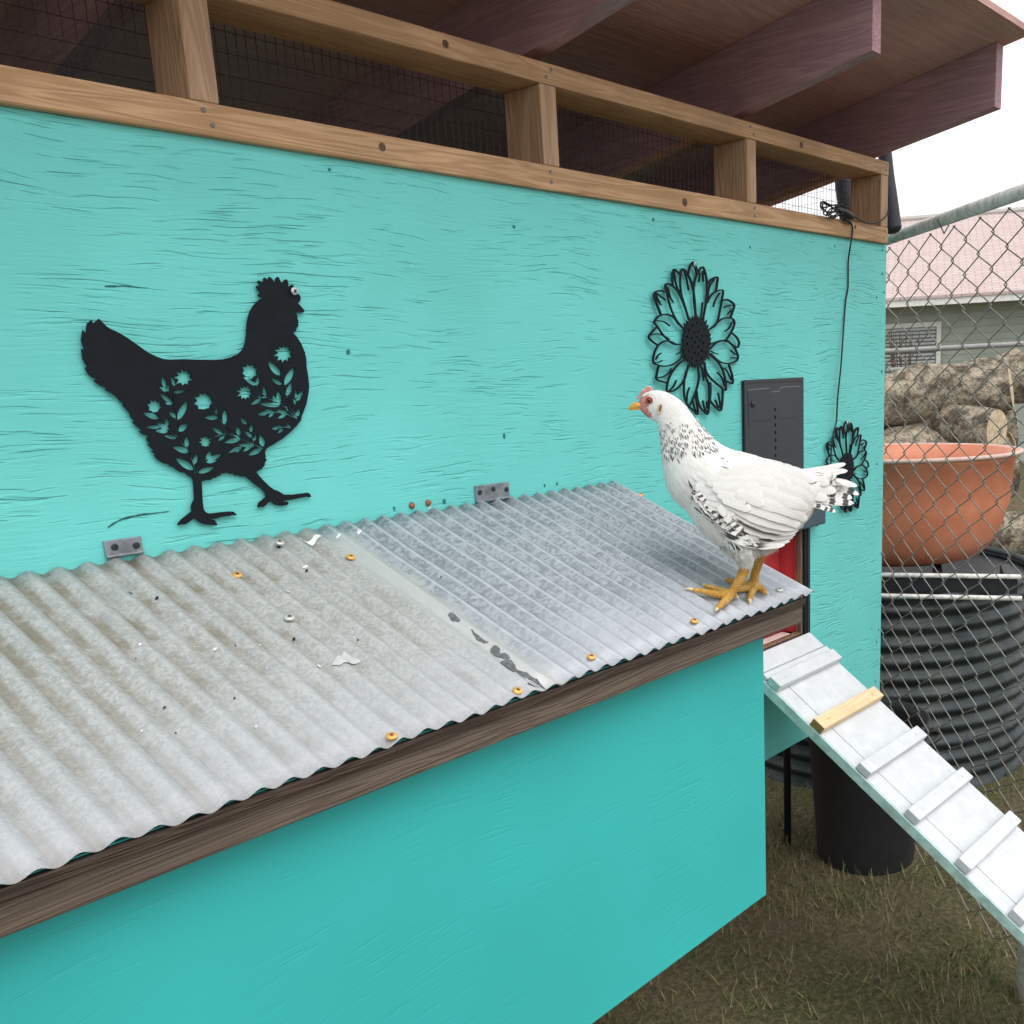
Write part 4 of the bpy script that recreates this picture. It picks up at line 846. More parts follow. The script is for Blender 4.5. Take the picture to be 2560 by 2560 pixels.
vine = far(2262, 860, 12.6); shrub('climbing_shrub', vine, .28, 2.15, simple('dull_dark_leaf', (.035, .04, .035), .7, 0, .4, 5), 'tall thin dark climbing shrub against the neighbouring house wall', 500)
# neighbouring house
HD = 15.0; hx = xv; hy = yv; hc = far(2250, 745, HD); GZ = hc.z
house = empty('neighbour_house', (hc.x, hc.y, 0), 'pale green sided house with a pink shingle roof seen beyond the fence', 'house')
def hp(a, b, z): return Vector((hc.x, hc.y, 0))+hx*a+hy*b+Vector((0, 0, z))
def hbox(name, mat, parent, a0, a1, b0, b1, z0, z1, bw=0):
    o = MB().obox(hp((a0+a1)/2, (b0+b1)/2, (z0+z1)/2), hx, hy, (0, 0, 1), a1-a0, b1-b0, z1-z0).build(name, mat, parent); return o
SID = simple('pale_green_siding', (.36, .40, .35), .7, 0, .08, 3); HWH = simple('white_trim', (.72, .72, .68), .6); RAILM = simple('dull_grey_pipe', (.26, .26, .25), .6)
hbox('wall', SID, house, -9, 7, .45, 7, 0, GZ-.02)
for i in range(22):
    z = .35+i*.105
    if z < GZ-.25:
        o = MB().obox(hp(-1, .435, z), hx, hy+Vector((0, 0, .16)), Vector((0, 0, 1))-hy*.16, 16, .012, .10).build('siding_board', SID, house)
hbox('soffit', HWH, house, -9.4, 7.4, -.05, .5, GZ-.09, GZ-.055)
hbox('gutter', HWH, house, -9.4, 7.4, -.16, -.05, GZ-.14, GZ)
wf = hbox('window', HWH, house, -.55, .62, .37, .42, GZ-1.22, GZ-.36)
hbox('pane', simple('window_glass', (.10, .12, .13), .1, 0, .1, 2), wf, -.48, .55, .362, .369, GZ-1.15, GZ-.43)
for i in range(13): MB().obox(hp(.035, .350, GZ-1.12+i*.055), hx, hy, (0, 0, 1), 1.0, .008, .032).build('shutter_slat', simple('shutter_slat_paint', (.42, .45, .42), .6) if i == 0 else bpy.data.materials['shutter_slat_paint'], wf)
t = NT('pink_asphalt_shingles'); uvp = t.pos(uv=True)
br = t.new('ShaderNodeTexBrick', {'Vector': uvp, 'Color1': (.46, .365, .345, 1), 'Color2': (.54, .44, .42, 1), 'Mortar': (.30, .23, .22, 1), 'Scale': 1.0, 'Mortar Size': .008, 'Brick Width': .22, 'Row Height': .085})
SHIN = t.fin(t.mix(t.ramp(t.noise(uvp, 9, 4), .35, .7, 0, .3), br.outputs[0], (.45, .34, .33)), .9)
rv = [hp(-9.5, -.18, GZ-.005), hp(7.5, -.18, GZ-.005), hp(7.5, 3.9, GZ+1.62), hp(-9.5, 3.9, GZ+1.62), hp(7.5, 8.0, GZ-.02), hp(-9.5, 8.0, GZ-.02)]
lo_ = [v - Vector((0, 0, .04)) for v in rv]
me = mesh(rv+lo_, [(0, 1, 2, 3), (3, 2, 4, 5), (9, 8, 7, 6), (11, 10, 8, 9), (0, 6, 7, 1), (1, 7, 8, 2), (2, 8, 10, 4), (0, 3, 9, 6), (3, 5, 11, 9), (5, 4, 10, 11)])
ul = me.uv_layers.new(name='UVMap')
for poly in me.polygons:
    for li in poly.loop_indices:
        p = me.vertices[me.loops[li].vertex_index].co-hp(0, 0, 0); ul.data[li].uv = (p.dot(hx), p.dot(hy)*1.08)
rf = link('roof', me, SHIN, house)
MB().tube([hp(-9.5, 3.9, GZ+1.64), hp(7.5, 3.9, GZ+1.64)], .06, 8).build('ridge_cap', simple('grey_ridge', (.45, .42, .40), .9), rf)
# low garden pipes in front of the house
gf = far(2250, 885, 8.5)
fr = empty('garden_rail', (gf.x, gf.y, 0), 'low pale metal garden rail behind the log pile', 'rail')
for dz in (0, -.16): MB().tube([gf-xv*3+Vector((0, 0, dz)), gf+xv*2.4+Vector((0, 0, dz+.05))], .022, 8).build('rail_bar', RAILM, fr, True)
for s_ in (-2.9, -.9, 1.1, 2.3): MB().tube([Vector((gf.x, gf.y, 0))+xv*s_, Vector((gf.x, gf.y, gf.z-.0))+xv*s_], .022, 8).build('rail_post', RAILM, fr, True)

# ============================================================ THE LIVE HEN
HB = Vector((1.27, .882, 0)); HN = Vector((HB.x, HB.y, 0)).normalized(); HF = Vector((-HN.y, HN.x, 0)); UP = Vector((0, 0, 1))   # HN points away from the viewer
hen = empty('hen', Vector((1.27, .882, Z(-.345))), 'live white hen with speckled neck and barred tail standing on the metal lid', 'hen')
def HP(x, y, side=0.0):              # x, y measured on the hen, 3.019 units per px; side towards viewer in metres
    p = on_plane(1540+x/3.019, 940+y/3.019, HB-HN*0.0, HN); return p-HN*side
PXM = 1/4890.0*1.0
def H2(P): d = P-HB; return d.dot(HF), P.z
st = [((168, 196), (186, 268), 14), ((192, 150), (222, 300), 30), ((240, 118), (262, 325), 44), ((305, 108), (305, 345), 53), ((375, 121), (322, 390), 60), ((440, 155), (338, 452), 66), ((500, 200), (342, 522), 78), ((556, 268), (344, 592), 95), ((618, 352), (351, 664), 124), ((688, 436), (366, 752), 160),
      ((770, 502), (392, 838), 200), ((862, 552), (440, 915), 232), ((962, 577), (516, 996), 256), ((1060, 606), (592, 1108), 268), ((1150, 640), (700, 1218), 268), ((1232, 668), (840, 1300), 254), ((1302, 688), (1010, 1318), 232), ((1362, 702), (1160, 1278), 200), ((1422, 712), (1292, 1216), 165), ((1476, 714), (1398, 1125), 125), ((1528, 722), (1470, 1040), 90), ((1580, 750), (1540, 985), 55), ((1625, 800), (1600, 930), 28)]
def loft(stations, n=32, rnd=2.0):
    K = []
    for (a, b, w_) in stations: K.append((Vector((a[0], a[1], 0)), Vector((b[0], b[1], 0)), w_))
    tp_ = smoothpath([k[0] for k in K], 3); bt_ = smoothpath([k[1] for k in K], 3); ww = smoothpath([(k[2], 0, 0) for k in K], 3)
    vs = []; fs = []
    for a, b, w_ in zip(tp_, bt_, ww):
        A3 = HP(a.x, a.y); B3 = HP(b.x, b.y); c = (A3+B3)/2; u_ = (A3-B3)/2
        for k in range(n):
            th = 2*math.pi*k/n; cs, sn = math.cos(th), math.sin(th)
            sn = math.copysign(abs(sn)**.92, sn)
            vs.append(c+u_*cs+HN*(w_.x if hasattr(w_, 'x') else w_)*PXM*sn)
    m_ = len(tp_)
    for i in range(m_-1):
        for k in range(n): fs.append((i*n+k, i*n+(k+1) % n, (i+1)*n+(k+1) % n, (i+1)*n+k))
    fs.append(tuple(reversed(range(n)))); fs.append(tuple((m_-1)*n+k for k in range(n)))
    return vs, fs
bm = MB(); bm.add(*loft(st))
def roofp(x, y, r):                 # a point whose underside rests on the crests of the lid
    p = on_plane(1540+x/3.019, 940+y/3.019, surf(1, 0, AMP+.0012+r*.75), LN); return p
def limb(pts, rs, n=14, sub=4):
    P = smoothpath(pts, sub); Rr = smoothpath([(r*(1.1 if r < .009 else 1), 0, 0) for r in rs], sub); bm.tube(P, [max(.001, q_.x) for q_ in Rr], n)
u1 = PXM
footN = roofp(848, 1650, .0075); footF = roofp(1040, 1585, .0070)
# thighs, shanks
limb([HP(930, 1150, .022), HP(945, 1240, .027), HP(955, 1310, .028), HP(966, 1375, .0265), HP(972, 1440, .025)], [.026, .025, .0165, .0095, .0082])
limb([HP(1050, 1150, -.02), HP(1075, 1240, -.026), HP(1098, 1300, -.03), HP(1108, 1345, -.030)], [.024, .021, .014, .0085])
sN = [HP(972, 1430, .0255), HP(950, 1480, .026), HP(915, 1540, .028), HP(880, 1595, .030)]
sN.append(footN); limb(sN, [.0082, .0078, .0068, .0066, .0082])
sF = [HP(1108, 1335, -.030), HP(1092, 1400, -.030), HP(1068, 1470, -.030), HP(1048, 1530, -.030), footF]
limb(sF, [.0082, .0078, .0068, .0068, .0080])
def toe(L, rs):
    limb([roofp(x, y, r) for (x, y), r in zip(L, rs)], rs, 10, 4)
toe([(848, 1650), (790, 1652), (720, 1640), (640, 1622), (575, 1613)], [.0078, .0062, .0052, .0044, .0036])
toe([(845, 1645), (790, 1618), (740, 1602), (695, 1592), (668, 1580)], [.0072, .0052, .0044, .0042, .0038])
toe([(855, 1655), (830, 1690), (800, 1720), (775, 1745), (762, 1758)], [.0078, .0062, .0052, .0044, .0038])
toe([(865, 1645), (885, 1652), (905, 1660), (915, 1668)], [.0068, .0046, .0040, .0034])
toe([(1035, 1585), (985, 1598), (940, 1608), (905, 1612)], [.0074, .0056, .0050, .0044])
toe([(1030, 1580), (960, 1568), (900, 1556), (850, 1540), (832, 1535)], [.0072, .0052, .0045, .0042, .0042])
toe([(1045, 1588), (1028, 1625), (1015, 1660), (1010, 1690)], [.0074, .0056, .0048, .0042])
toe([(1055, 1580), (1088, 1598), (1112, 1618), (1135, 1640)], [.0070, .0054, .0048, .0042])
raw = link('body', mesh(bm.v, bm.f), [], hen)
rm = raw.modifiers.new('remesh', 'REMESH'); rm.mode = 'VOXEL'; rm.voxel_size = .0022; rm.use_smooth_shade = True
smm = raw.modifiers.new('smooth', 'SMOOTH'); smm.factor = .5; smm.iterations = 5
dg = bpy.context.evaluated_depsgraph_get(); dg.update(); me = bpy.data.meshes.new_from_object(raw.evaluated_get(dg)); raw.modifiers.clear(); raw.data = me; me.name = 'hen_body'
inv = world_inv(hen)
# the object's own matrix is identity in world space, so coordinates are world coordinates
t = NT('white_down'); WHITEF = t.fin(t.mix(t.ramp(t.noise(t.pos(), 60, 3), .3, .7), (.72, .71, .68), (.84, .83, .81)), .85, 0.0, t.bump(t.noise(t.pos(), 500, 3), .001), .15)
t = NT('scaly_yellow_leg'); vz = t.new('ShaderNodeTexVoronoi', {'Vector': t.pos(scale=(1, 1, 1.5)), 'Scale': 260.0}, feature='DISTANCE_TO_EDGE').outputs['Distance']
cc_ = t.mix(t.ramp(t.noise(t.pos(), 55, 3), .35, .65), (.58, .31, .06), (.74, .46, .13)); LEGM = t.fin(t.mix(t.ramp(vz, .0, .13, .6, 0), cc_, (.34, .15, .03)), .5, 0.0, t.bump(vz, .003), .3, **{'Subsurface Weight': .05})
t = NT('pink_face_skin'); fsn = t.noise(t.pos(), 420, 3, .6); FACE = t.fin(t.mix(t.ramp(fsn, .35, .65), (.52, .17, .155), (.68, .33, .29)), .6, 0.0, t.bump(fsn, .0012), .3)
me.materials.clear(); [me.materials.append(x) for x in (WHITEF, LEGM, FACE)]
nv = len(me.vertices); co = np.zeros(nv*3); me.vertices.foreach_get('co', co); co = co.reshape(-1, 3); nrm = np.zeros(nv*3); me.vertices.foreach_get('normal', nrm); nrm = nrm.reshape(-1, 3)
# project into the drawing coordinates of the hen plane (world lengths, parallel to the plane)
def to2(P):
    P = np.asarray(P); d = P-np.array(HB); a = d@np.array(HF); return np.stack([a, P[:, 2]], 1)
def q2(x, y): P = HP(x, y); return ((P-HB).dot(HF), P.z)
z10 = lambda L: [q2((x/6.44+20)*3.019, (y/6.44+20)*3.019) for x, y in L]
facepoly = z10([(160, 330), (185, 215), (270, 195), (400, 185), (455, 215), (470, 270), (410, 330), (385, 385), (440, 455), (475, 520), (420, 560), (330, 510), (240, 430)])
pc = np.zeros(len(me.polygons)*3); me.polygons.foreach_get('center', pc); pc = pc.reshape(-1, 3); P2 = to2(pc)
infc = inpoly(P2[:, 0], P2[:, 1], facepoly)
zleg = HP(970, 1400).z
zlegF = HP(1108, 1318).z
side = (pc-np.array(HB))@np.array(HN)
isleg = ((side < 0) & (P2[:, 1] < zleg)) | ((side >= 0) & (P2[:, 1] < zlegF) & (P2[:, 1] < HP(0, 1330).z) & (P2[:, 0] < q2(1000, 0)[0])) | (P2[:, 1] < zleg-.01)
mi = np.zeros(len(pc), int); mi[isleg] = 1; mi[infc] = 2
me.polygons.foreach_set('material_index', mi); me.polygons.foreach_set('use_smooth', [True]*len(pc)); me.update()
bvh = BVHTree.FromPolygons([Vector(c) for c in co], [tuple(p.vertices) for p in me.polygons])
CAMP = Vector((0, 0, CAMZ))
def onbody(u, v, lift=.001, fb=0.0):
    r = ray(u, v).normalized(); h = bvh.ray_cast(CAMP, r)
    if h[0] is None or (h[0]-HB).to_2d().length > .4: return on_plane(u, v, HB-HN*fb, HN), None
    return h[0]-r*lift, h[1]
def feather_mat(name, bars=False):
    t = NT(name); uv = t.pos(uv=True); sx = t.new('ShaderNodeSeparateXYZ', {0: uv}); u, v = sx.outputs[0], sx.outputs[1]
    spot = t.attr('spot').outputs['Fac']; tone = t.attr('tone').outputs['Fac']
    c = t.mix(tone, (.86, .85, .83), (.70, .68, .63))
    barb = t.noise(t.new('ShaderNodeMapping', {'Vector': uv, 'Scale': (3, 60, 1)}).outputs[0], 1, 2, .5)
    c = t.mix(t.ramp(barb, .5, .72, 0, .22), c, (.50, .49, .47))
    edge = t.math('ABSOLUTE', t.math('SUBTRACT', u, .5))
    if bars == 'bars':
        wv = t.math('SINE', t.math('ADD', t.math('MULTIPLY', v, 30.0), t.math('MULTIPLY', t.noise(uv, 5, 2), 2.0)))
        mk = t.math('MULTIPLY', t.ramp(wv, .0, .5), t.ramp(v, .40, .52)); mk = t.math('MULTIPLY', mk, t.ramp(v, .98, .90)); mk = t.math('MULTIPLY', mk, t.ramp(edge, .46, .34))
    elif bars == 'blotch':
        wv = t.math('SINE', t.math('ADD', t.math('MULTIPLY', v, 22.0), t.math('ADD', t.math('MULTIPLY', u, 3.0), t.math('MULTIPLY', t.noise(uv, 4, 2), 5.0))))
        mk = t.math('MULTIPLY', t.ramp(wv, -.15, .3), t.ramp(edge, .44, .36)); mk = t.math('MULTIPLY', mk, t.ramp(v, .86, .74))
    elif bars == 'big':
        wv = t.math('SINE', t.math('ADD', t.math('MULTIPLY', v, 13.0), t.math('ADD', t.math('MULTIPLY', u, 2.0), t.math('MULTIPLY', t.noise(uv, 3, 2), 2.5))))
        mk = t.math('MULTIPLY', t.ramp(wv, -.1, .25), t.ramp(edge, .46, .38))
    elif bars == 'edge':
        mk = t.math('MULTIPLY', t.ramp(t.math('ADD', u, t.math('MULTIPLY', t.noise(uv, 9, 3), .35)), .84, .95), t.math('MULTIPLY', t.ramp(v, .22, .32), t.ramp(v, .86, .75)))
    elif bars == 'tip':
        mk = t.math('MULTIPLY', t.ramp(v, .90, .96), .75)
    elif bars == 'plain': mk = t.math('MULTIPLY', v, 0.0)
    else:
        dv = t.math('MULTIPLY', t.math('SUBTRACT', v, .66), 2.6); du = t.math('MULTIPLY', t.math('SUBTRACT', u, .5), 3.8)
        d = t.math('ADD', t.math('MULTIPLY', dv, dv), t.math('MULTIPLY', du, du)); mk = t.ramp(d, .62, .30)
    mk = t.math('MULTIPLY', mk, spot)
    c = t.mix(t.math('MULTIPLY', mk, .93), c, (.035, .034, .034))
    if bars: c = t.mix(t.ramp(edge, .035, .012, 0, .25), c, (.55, .53, .49))
    return t.fin(c, .75, 0.0, t.bump(barb, .0004), .2, **{'Sheen Weight': .15})
FM = {k: feather_mat('feather_'+(k or 'small'), k) for k in ('', 'bars', 'blotch', 'big', 'edge', 'tip', 'plain')}
def feather_arrays(p, d, n, L, W, curl=.0, rows=5):
    """one feather: p root, d direction, n surface normal"""
    s = np.cross(d, n); s /= np.linalg.norm(s)+1e-9
    prof = np.array([.35, .85, 1.0, .9, .52, .10]) if rows == 5 else np.interp(np.linspace(0, 1, rows+1), [0, .15, .5, .82, .93, 1], [.45, .85, 1, .92, .62, .10])
    vs = []; uv = []
    for i in range(rows+1):
        f = i/rows; c = p+d*(L*f)+n*(curl*L*f*f)
        for k, e in enumerate((-1, 0, 1)):
            vs.append(c+s*(e*W/2*prof[i])-n*(abs(e)*W*.10)); uv.append((.5+.5*e*prof[i], f))
    return vs, uv
def grid_faces(rows, off, across=3): return [(off+i*across+k, off+i*across+k+1, off+(i+1)*across+k+1, off+(i+1)*across+k) for i in range(rows) for k in range(across-1)]
def make_feather_mesh(name, vs, fs, uv, spot, tone, mat, parent):
    me = mesh(vs, fs, True); ul = me.uv_layers.new(name='UVMap'); li = np.zeros(len(me.loops), int); me.loops.foreach_get('vertex_index', li)
    ul.data.foreach_set('uv', np.array(uv)[li].ravel())
    for nm, dat in (('spot', spot), ('tone', tone)):
        at = me.attributes.new(nm, 'FLOAT', 'POINT'); at.data.foreach_set('value', dat)
    return link(name, me, mat, parent)
# spine used for the lie of the feathers
spine = np.array([((lambda A_, B_: ((A_[0]+B_[0])/2, (A_[1]+B_[1])/2))(q2(*a), q2(*b))) for a, b, w_ in st])
tang = np.gradient(spine, axis=0); tang /= np.linalg.norm(tang, axis=1)[:, None]
hf = np.array(HF); up_ = np.array([0, 0, 1.]); hn = np.array(HN)
neckpoly = z10([(560, 620), (740, 560), (1000, 600), (1150, 560), (1260, 720), (1450, 900), (1500, 1000), (1180, 1080), (1000, 1110), (780, 1140), (640, 1080), (585, 800)])
z11 = lambda L: [q2((x/6.44+180)*3.019, (y/6.44+210)*3.019) for x, y in L]
band = np.array(z11([(60, 300), (110, 420), (190, 560), (260, 700), (350, 830), (450, 930), (560, 1040), (680, 1150)]))
tri = np.array([list(p.vertices)[:4] if len(p.vertices) == 4 else list(p.vertices)+[p.vertices[2]] for p in me.polygons])
quad = co[tri]; area = np.linalg.norm(np.cross(quad[:, 2]-quad[:, 0], quad[:, 3]-quad[:, 1]), axis=1)/2
pn = np.cross(quad[:, 2]-quad[:, 0], quad[:, 3]-quad[:, 1]); pn /= np.linalg.norm(pn, axis=1)[:, None]+1e-12
ok = (mi == 0); beakcut = q2(150, 0)[0]
zbel = HP(0, 1240).z; zth = HP(0, 1330).z
head_end = 6
def nearest(P): d = np.linalg.norm(spine[None]-P[:, None], axis=2); return d.argmin(1)
ni = nearest(P2)
wgt = area*ok*np.where(ni < 4, 5.0, np.where(ni < 9, 2.8, 1.0)); wgt /= wgt.sum()
NFE = 13000
pick = rng.choice(len(wgt), NFE, p=wgt)
vs = []; uvs = []; fs = []; spo = []; ton = []
banddist = lambda p: np.min(np.linalg.norm(band-p, axis=1))
eyeP = np.array(z10([(405, 268)])[0]); earP = np.array(z10([(585, 400)])[0])
for f_ in pick:
    w4 = rng.dirichlet((1, 1, 1, 1)); p = (quad[f_]*w4[:, None]).sum(0); n = pn[f_]; a2 = P2[f_]; k = ni[f_]
    tt = tang[k]; d = hf*tt[0]+up_*tt[1]
    L, W = (.0075, .0032) if k < 4 else (.012, .0042) if k < 6 else (.018, .0058) if k < 9 else (.026, .012) if k < 12 else (.030, .015)
    lift = .10
    if k >= 4 and k < 10:
        # neck feathers fan down on to the shoulders
        d = d*1.0+np.array([0, 0, -.25])
    if a2[1] < zbel: d = d*.35+np.array([0, 0, -1.])+hf*(-.25); L, W, lift = .020, .0040, .16
    if a2[1] < zth: L, W = .0085, .0026
    if np.linalg.norm(a2-eyeP) < .0105 or np.linalg.norm(a2-earP) < .005: continue
    d = d-n*(d@n); d /= np.linalg.norm(d)+1e-9; sd_ = np.cross(n, d)
    d = d+sd_*rng.normal(0, .13)+n*lift*rng.uniform(.3, 1.3); d /= np.linalg.norm(d)
    L *= rng.uniform(.75, 1.25); W *= rng.uniform(.8, 1.2)
    sp = 0.0
    pt = a2[None]
    if inpoly(pt[:, 0], pt[:, 1], neckpoly)[0]:
        depth = np.clip((z10([(0, 560)])[0][1]-a2[1])/.085, 0, 1)
        if rng.random() < .10+.22*depth: sp = 1.0
    bd = banddist(a2)
    if (p-np.array(HB))@hn < 0 or True:
        if bd < .010 and rng.random() < .75: sp = 1.0
        elif bd < .02 and rng.random() < .18: sp = .9
    if sp == 0 and k >= 9 and a2[1] > spine[k][1]+.01 and rng.random() < .028: sp = .8
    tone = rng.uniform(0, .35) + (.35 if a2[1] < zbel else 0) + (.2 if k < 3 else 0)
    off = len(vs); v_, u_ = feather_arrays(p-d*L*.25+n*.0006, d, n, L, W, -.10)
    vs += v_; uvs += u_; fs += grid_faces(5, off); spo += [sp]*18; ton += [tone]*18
# dark tipped hackle feathers lying on top round the neck
npick = 0
while npick < 230:
    f_ = rng.choice(len(wgt), p=wgt); a2 = P2[f_]; k = ni[f_]
    if not inpoly(a2[None, 0], a2[None, 1], neckpoly)[0]: continue
    depth = np.clip((z10([(0, 560)])[0][1]-a2[1])/.085, 0, 1)
    if rng.random() > .25+.75*depth: continue
    npick += 1; n = pn[f_]; p = quad[f_].mean(0); d = hf*tang[k][0]+up_*tang[k][1]+np.array([0, 0, -.25]); d = d-n*(d@n); d /= np.linalg.norm(d); d = d+np.cross(n, d)*rng.normal(0, .12)+n*.05; d /= np.linalg.norm(d)
    sc_ = rng.uniform(.7, 1.1)*(.75+.55*depth); off = len(vs); v_, u_ = feather_arrays(p+n*rng.uniform(.0020, .0036), d, n, .0125*sc_, .0056*sc_, -.05)
    vs += v_; uvs += u_; fs += grid_faces(5, off); spo += [1.0]*18; ton += [.1]*18
pl = make_feather_mesh('plumage', vs, fs, uvs, spo, ton, FM[''], hen); pl['kind'] = 'stuff'
# fringe of down on the thighs and belly
vs = []; uvs = []; fs = []; spo = []; ton = []
cand = np.where(ok & (P2[:, 1] < HP(0, 1285).z))[0]; pk = rng.choice(cand, 5200)
for f_ in pk:
    p = quad[f_].mean(0)+rng.normal(0, .0008, 3); n = pn[f_]; d = np.array([0, 0, -1.])*.9+n*.55-hf*.35+rng.normal(0, .22, 3); d /= np.linalg.norm(d)
    off = len(vs); s_ = np.cross(d, n); s_ /= np.linalg.norm(s_)+1e-9; L = rng.uniform(.006, .013)*(.6 if P2[f_][1] < zth else 1); w_ = .0004
    c1 = p+d*L*.5; c2 = p+d*L+np.array([0, 0, -.15])*L
    vs += [p-s_*w_, p+s_*w_, c1-s_*w_*.8, c1+s_*w_*.8, c2-s_*w_*.2, c2+s_*w_*.2]; uvs += [(0, 0), (1, 0), (0, .5), (1, .5), (0, 1), (1, 1)]; fs += [(off, off+1, off+3, off+2), (off+2, off+3, off+5, off+4)]; spo += [0]*6; ton += [rng.uniform(.1, .6)]*6
dn_ = make_feather_mesh('down', vs, fs, uvs, spo, ton, FM[''], hen); dn_['kind'] = 'stuff'
# long wing and tail feathers
def bigfeather(name, pix, W, kind, lift, body=True, fb=0.0, mirror=True, tone=.1, spot=1.0):
    path = smoothpath([(a, b, 0) for a, b in pix], 5); pts = []
    last = None
    raw_ = []
    for q_ in path:
        h, n = onbody(q_.x, q_.y, 0, fb) if body else (on_plane(q_.x, q_.y, HB-HN*fb, HN), None)
        raw_.append((-(h-HB).dot(HN), q_))
    sdv = [r_[0] for r_ in raw_]
    # where the path leaves the body keep the last side distance, tapering slightly
    res = []; cur = sdv[0]
    for i, (s_, q_) in enumerate(raw_):
        h, n = onbody(q_.x, q_.y, 0, fb) if body else (None, None)
        if body and n is not None: cur = s_ if i == 0 else max(s_, cur-.0035)
        elif body: cur = max(cur-.0016, .004)
        else: cur = fb
        res.append(cur)
    res = np.convolve(np.pad(res, 2, mode='edge'), np.ones(5)/5, mode='valid')
    for (s_, q_), c_ in zip(raw_, res): pts.append(on_plane(q_.x, q_.y, HB-HN*(c_+lift), HN))
    n_ = len(pts); vs = []; uv = []; nacc = 5
    prof = np.interp(np.linspace(0, 1, n_), [0, .12, .5, .80, .92, .97, 1], [.5, .85, 1, .86, .60, .34, .06])
    for i, p in enumerate(pts):
        tg = (pts[min(i+1, n_-1)]-pts[max(i-1, 0)]).normalized(); s_ = tg.cross(HN).normalized()
        if s_.z > 0: s_ = -s_                    # +u is the lower edge
        for e in np.linspace(-1, 1, nacc):
            jt = 1+random.uniform(-.12, .06)*(abs(e) > .9)*(1 if i > n_*.5 else .3)
            vs.append(p+s_*(e*W*PXM/2*1.12*prof[i]*jt)+HN*(e*e*W*PXM*.035)+HN*(-.0010*e)); uv.append((.5+.5*e*(.2+.8*prof[i]), i/(n_-1)))
    fs = grid_faces(n_-1, 0, nacc)
    sp = [spot]*len(vs); tn = [tone+random.uniform(0, .12)]*len(vs)
    make_feather_mesh(name, vs, fs, uv, sp, tn, FM[kind], hen)
    if mirror:
        vm = [v - HN*(2*(v-HB).dot(HN)) for v in vs]; make_feather_mesh(name, vm, [f[::-1] for f in fs], uv, sp, tn, FM[kind], hen)
def N11(L): return [(1720+x/6.44, 1150+y/6.44) for x, y in L]
def N9(L): return [(1960+x/8.78, 1140+y/8.78) for x, y in L]
k11 = 3.019/6.44; k9 = 3.019/8.78
wing = [([(330, 800), (480, 1010), (640, 1190), (900, 1320), (1250, 1385), (1560, 1365)], 120, 'blotch', .002),
        ([(350, 780), (540, 980), (760, 1140), (1000, 1260), (1300, 1335), (1640, 1310)], 115, 'blotch', .0035),
        ([(380, 760), (600, 960), (850, 1110), (1100, 1220), (1400, 1285), (1690, 1250)], 115, 'blotch', .005),
        ([(450, 760), (680, 920), (900, 1060), (1150, 1165), (1450, 1225), (1730, 1200)], 135, 'plain', .0065),
        ([(520, 720), (740, 870), (950, 990), (1200, 1100), (1500, 1160), (1770, 1140)], 140, 'edge', .008),
        ([(600, 680), (820, 800), (1030, 910), (1300, 1010), (1580, 1075), (1800, 1085)], 150, 'plain', .0095),
        ([(650, 640), (880, 730), (1120, 800), (1400, 900), (1650, 985), (1848, 1090)], 165, 'tip', .011),
        ([(700, 540), (950, 610), (1220, 690), (1500, 770), (1750, 865), (1918, 965)], 185, 'plain', .0122),
        ([(700, 430), (1000, 480), (1300, 560), (1600, 655), (1800, 715), (1928, 785)], 190, 'plain', .0132),
        ([(750, 300), (1050, 340), (1350, 410), (1600, 480), (1850, 565), (1995, 645)], 190, 'plain', .0120),
        ([(800, 190), (1100, 210), (1400, 270), (1650, 345), (1870, 430), (2020, 510)], 180, 'plain', .0090),
        ([(850, 90), (1100, 105), (1350, 140), (1600, 200), (1850, 270), (2050, 350)], 160, 'plain', .0060)]
for L, w_, k, lf in wing: bigfeather('wing_feather', N11(L), w_*k11, k, .0065+lf*.55)
# shorter coverts lying over the roots of the long ones
cov = [((120, 430), (560, 520), 150), ((180, 520), (640, 640), 150), ((240, 610), (700, 770), 150), ((330, 700), (760, 880), 140), ((300, 330), (800, 420), 170), ((400, 430), (900, 560), 170), ((480, 530), (960, 690), 165), ((560, 620), (1010, 800), 150),
       ((500, 230), (1050, 340), 180), ((620, 330), (1150, 470), 180), ((700, 430), (1200, 610), 175), ((780, 520), (1230, 720), 160), ((700, 150), (1250, 240), 170), ((850, 240), (1400, 370), 175), ((950, 350), (1450, 510), 170), ((1000, 130), (1500, 220), 150), ((1150, 240), (1650, 380), 150)]
for i, (a, b, w_) in enumerate(cov):
    mx, my = (a[0]+b[0])/2, (a[1]+b[1])/2-18
    bigfeather('covert_feather', N11([a, (mx, my), b]), w_*k11*1.1, 'plain' if i % 6 else 'tip', .0132+.0004*(i % 4)-(.002 if i < 4 else 0), tone=.05)
dk = [((110, 560), (240, 700)), ((190, 640), (330, 800)), ((250, 730), (400, 880)), ((330, 800), (480, 960)), ((400, 880), (560, 1040)), ((470, 950), (660, 1100)), ((560, 1000), (760, 1140)), ((270, 690), (430, 820)), ((360, 780), (520, 900)), ((460, 860), (640, 990)), ((160, 520), (290, 650)), ((620, 1060), (830, 1210)), ((700, 1010), (900, 1130))]
for i, (a, b) in enumerate(dk): bigfeather('covert_feather', N11([a, ((a[0]+b[0])/2-8, (a[1]+b[1])/2+10), b]), 95*k11, '' if i < 3 else 'big', .0138+.0006*(i % 3), tone=.1)
for (a, b) in [((500, 740), (620, 900)), ((600, 900), (690, 990))]: bigfeather('covert_feather', N11([a, ((a[0]+b[0])/2, (a[1]+b[1])/2+5), b]), 110*k11, 'tip', .016, tone=.1)
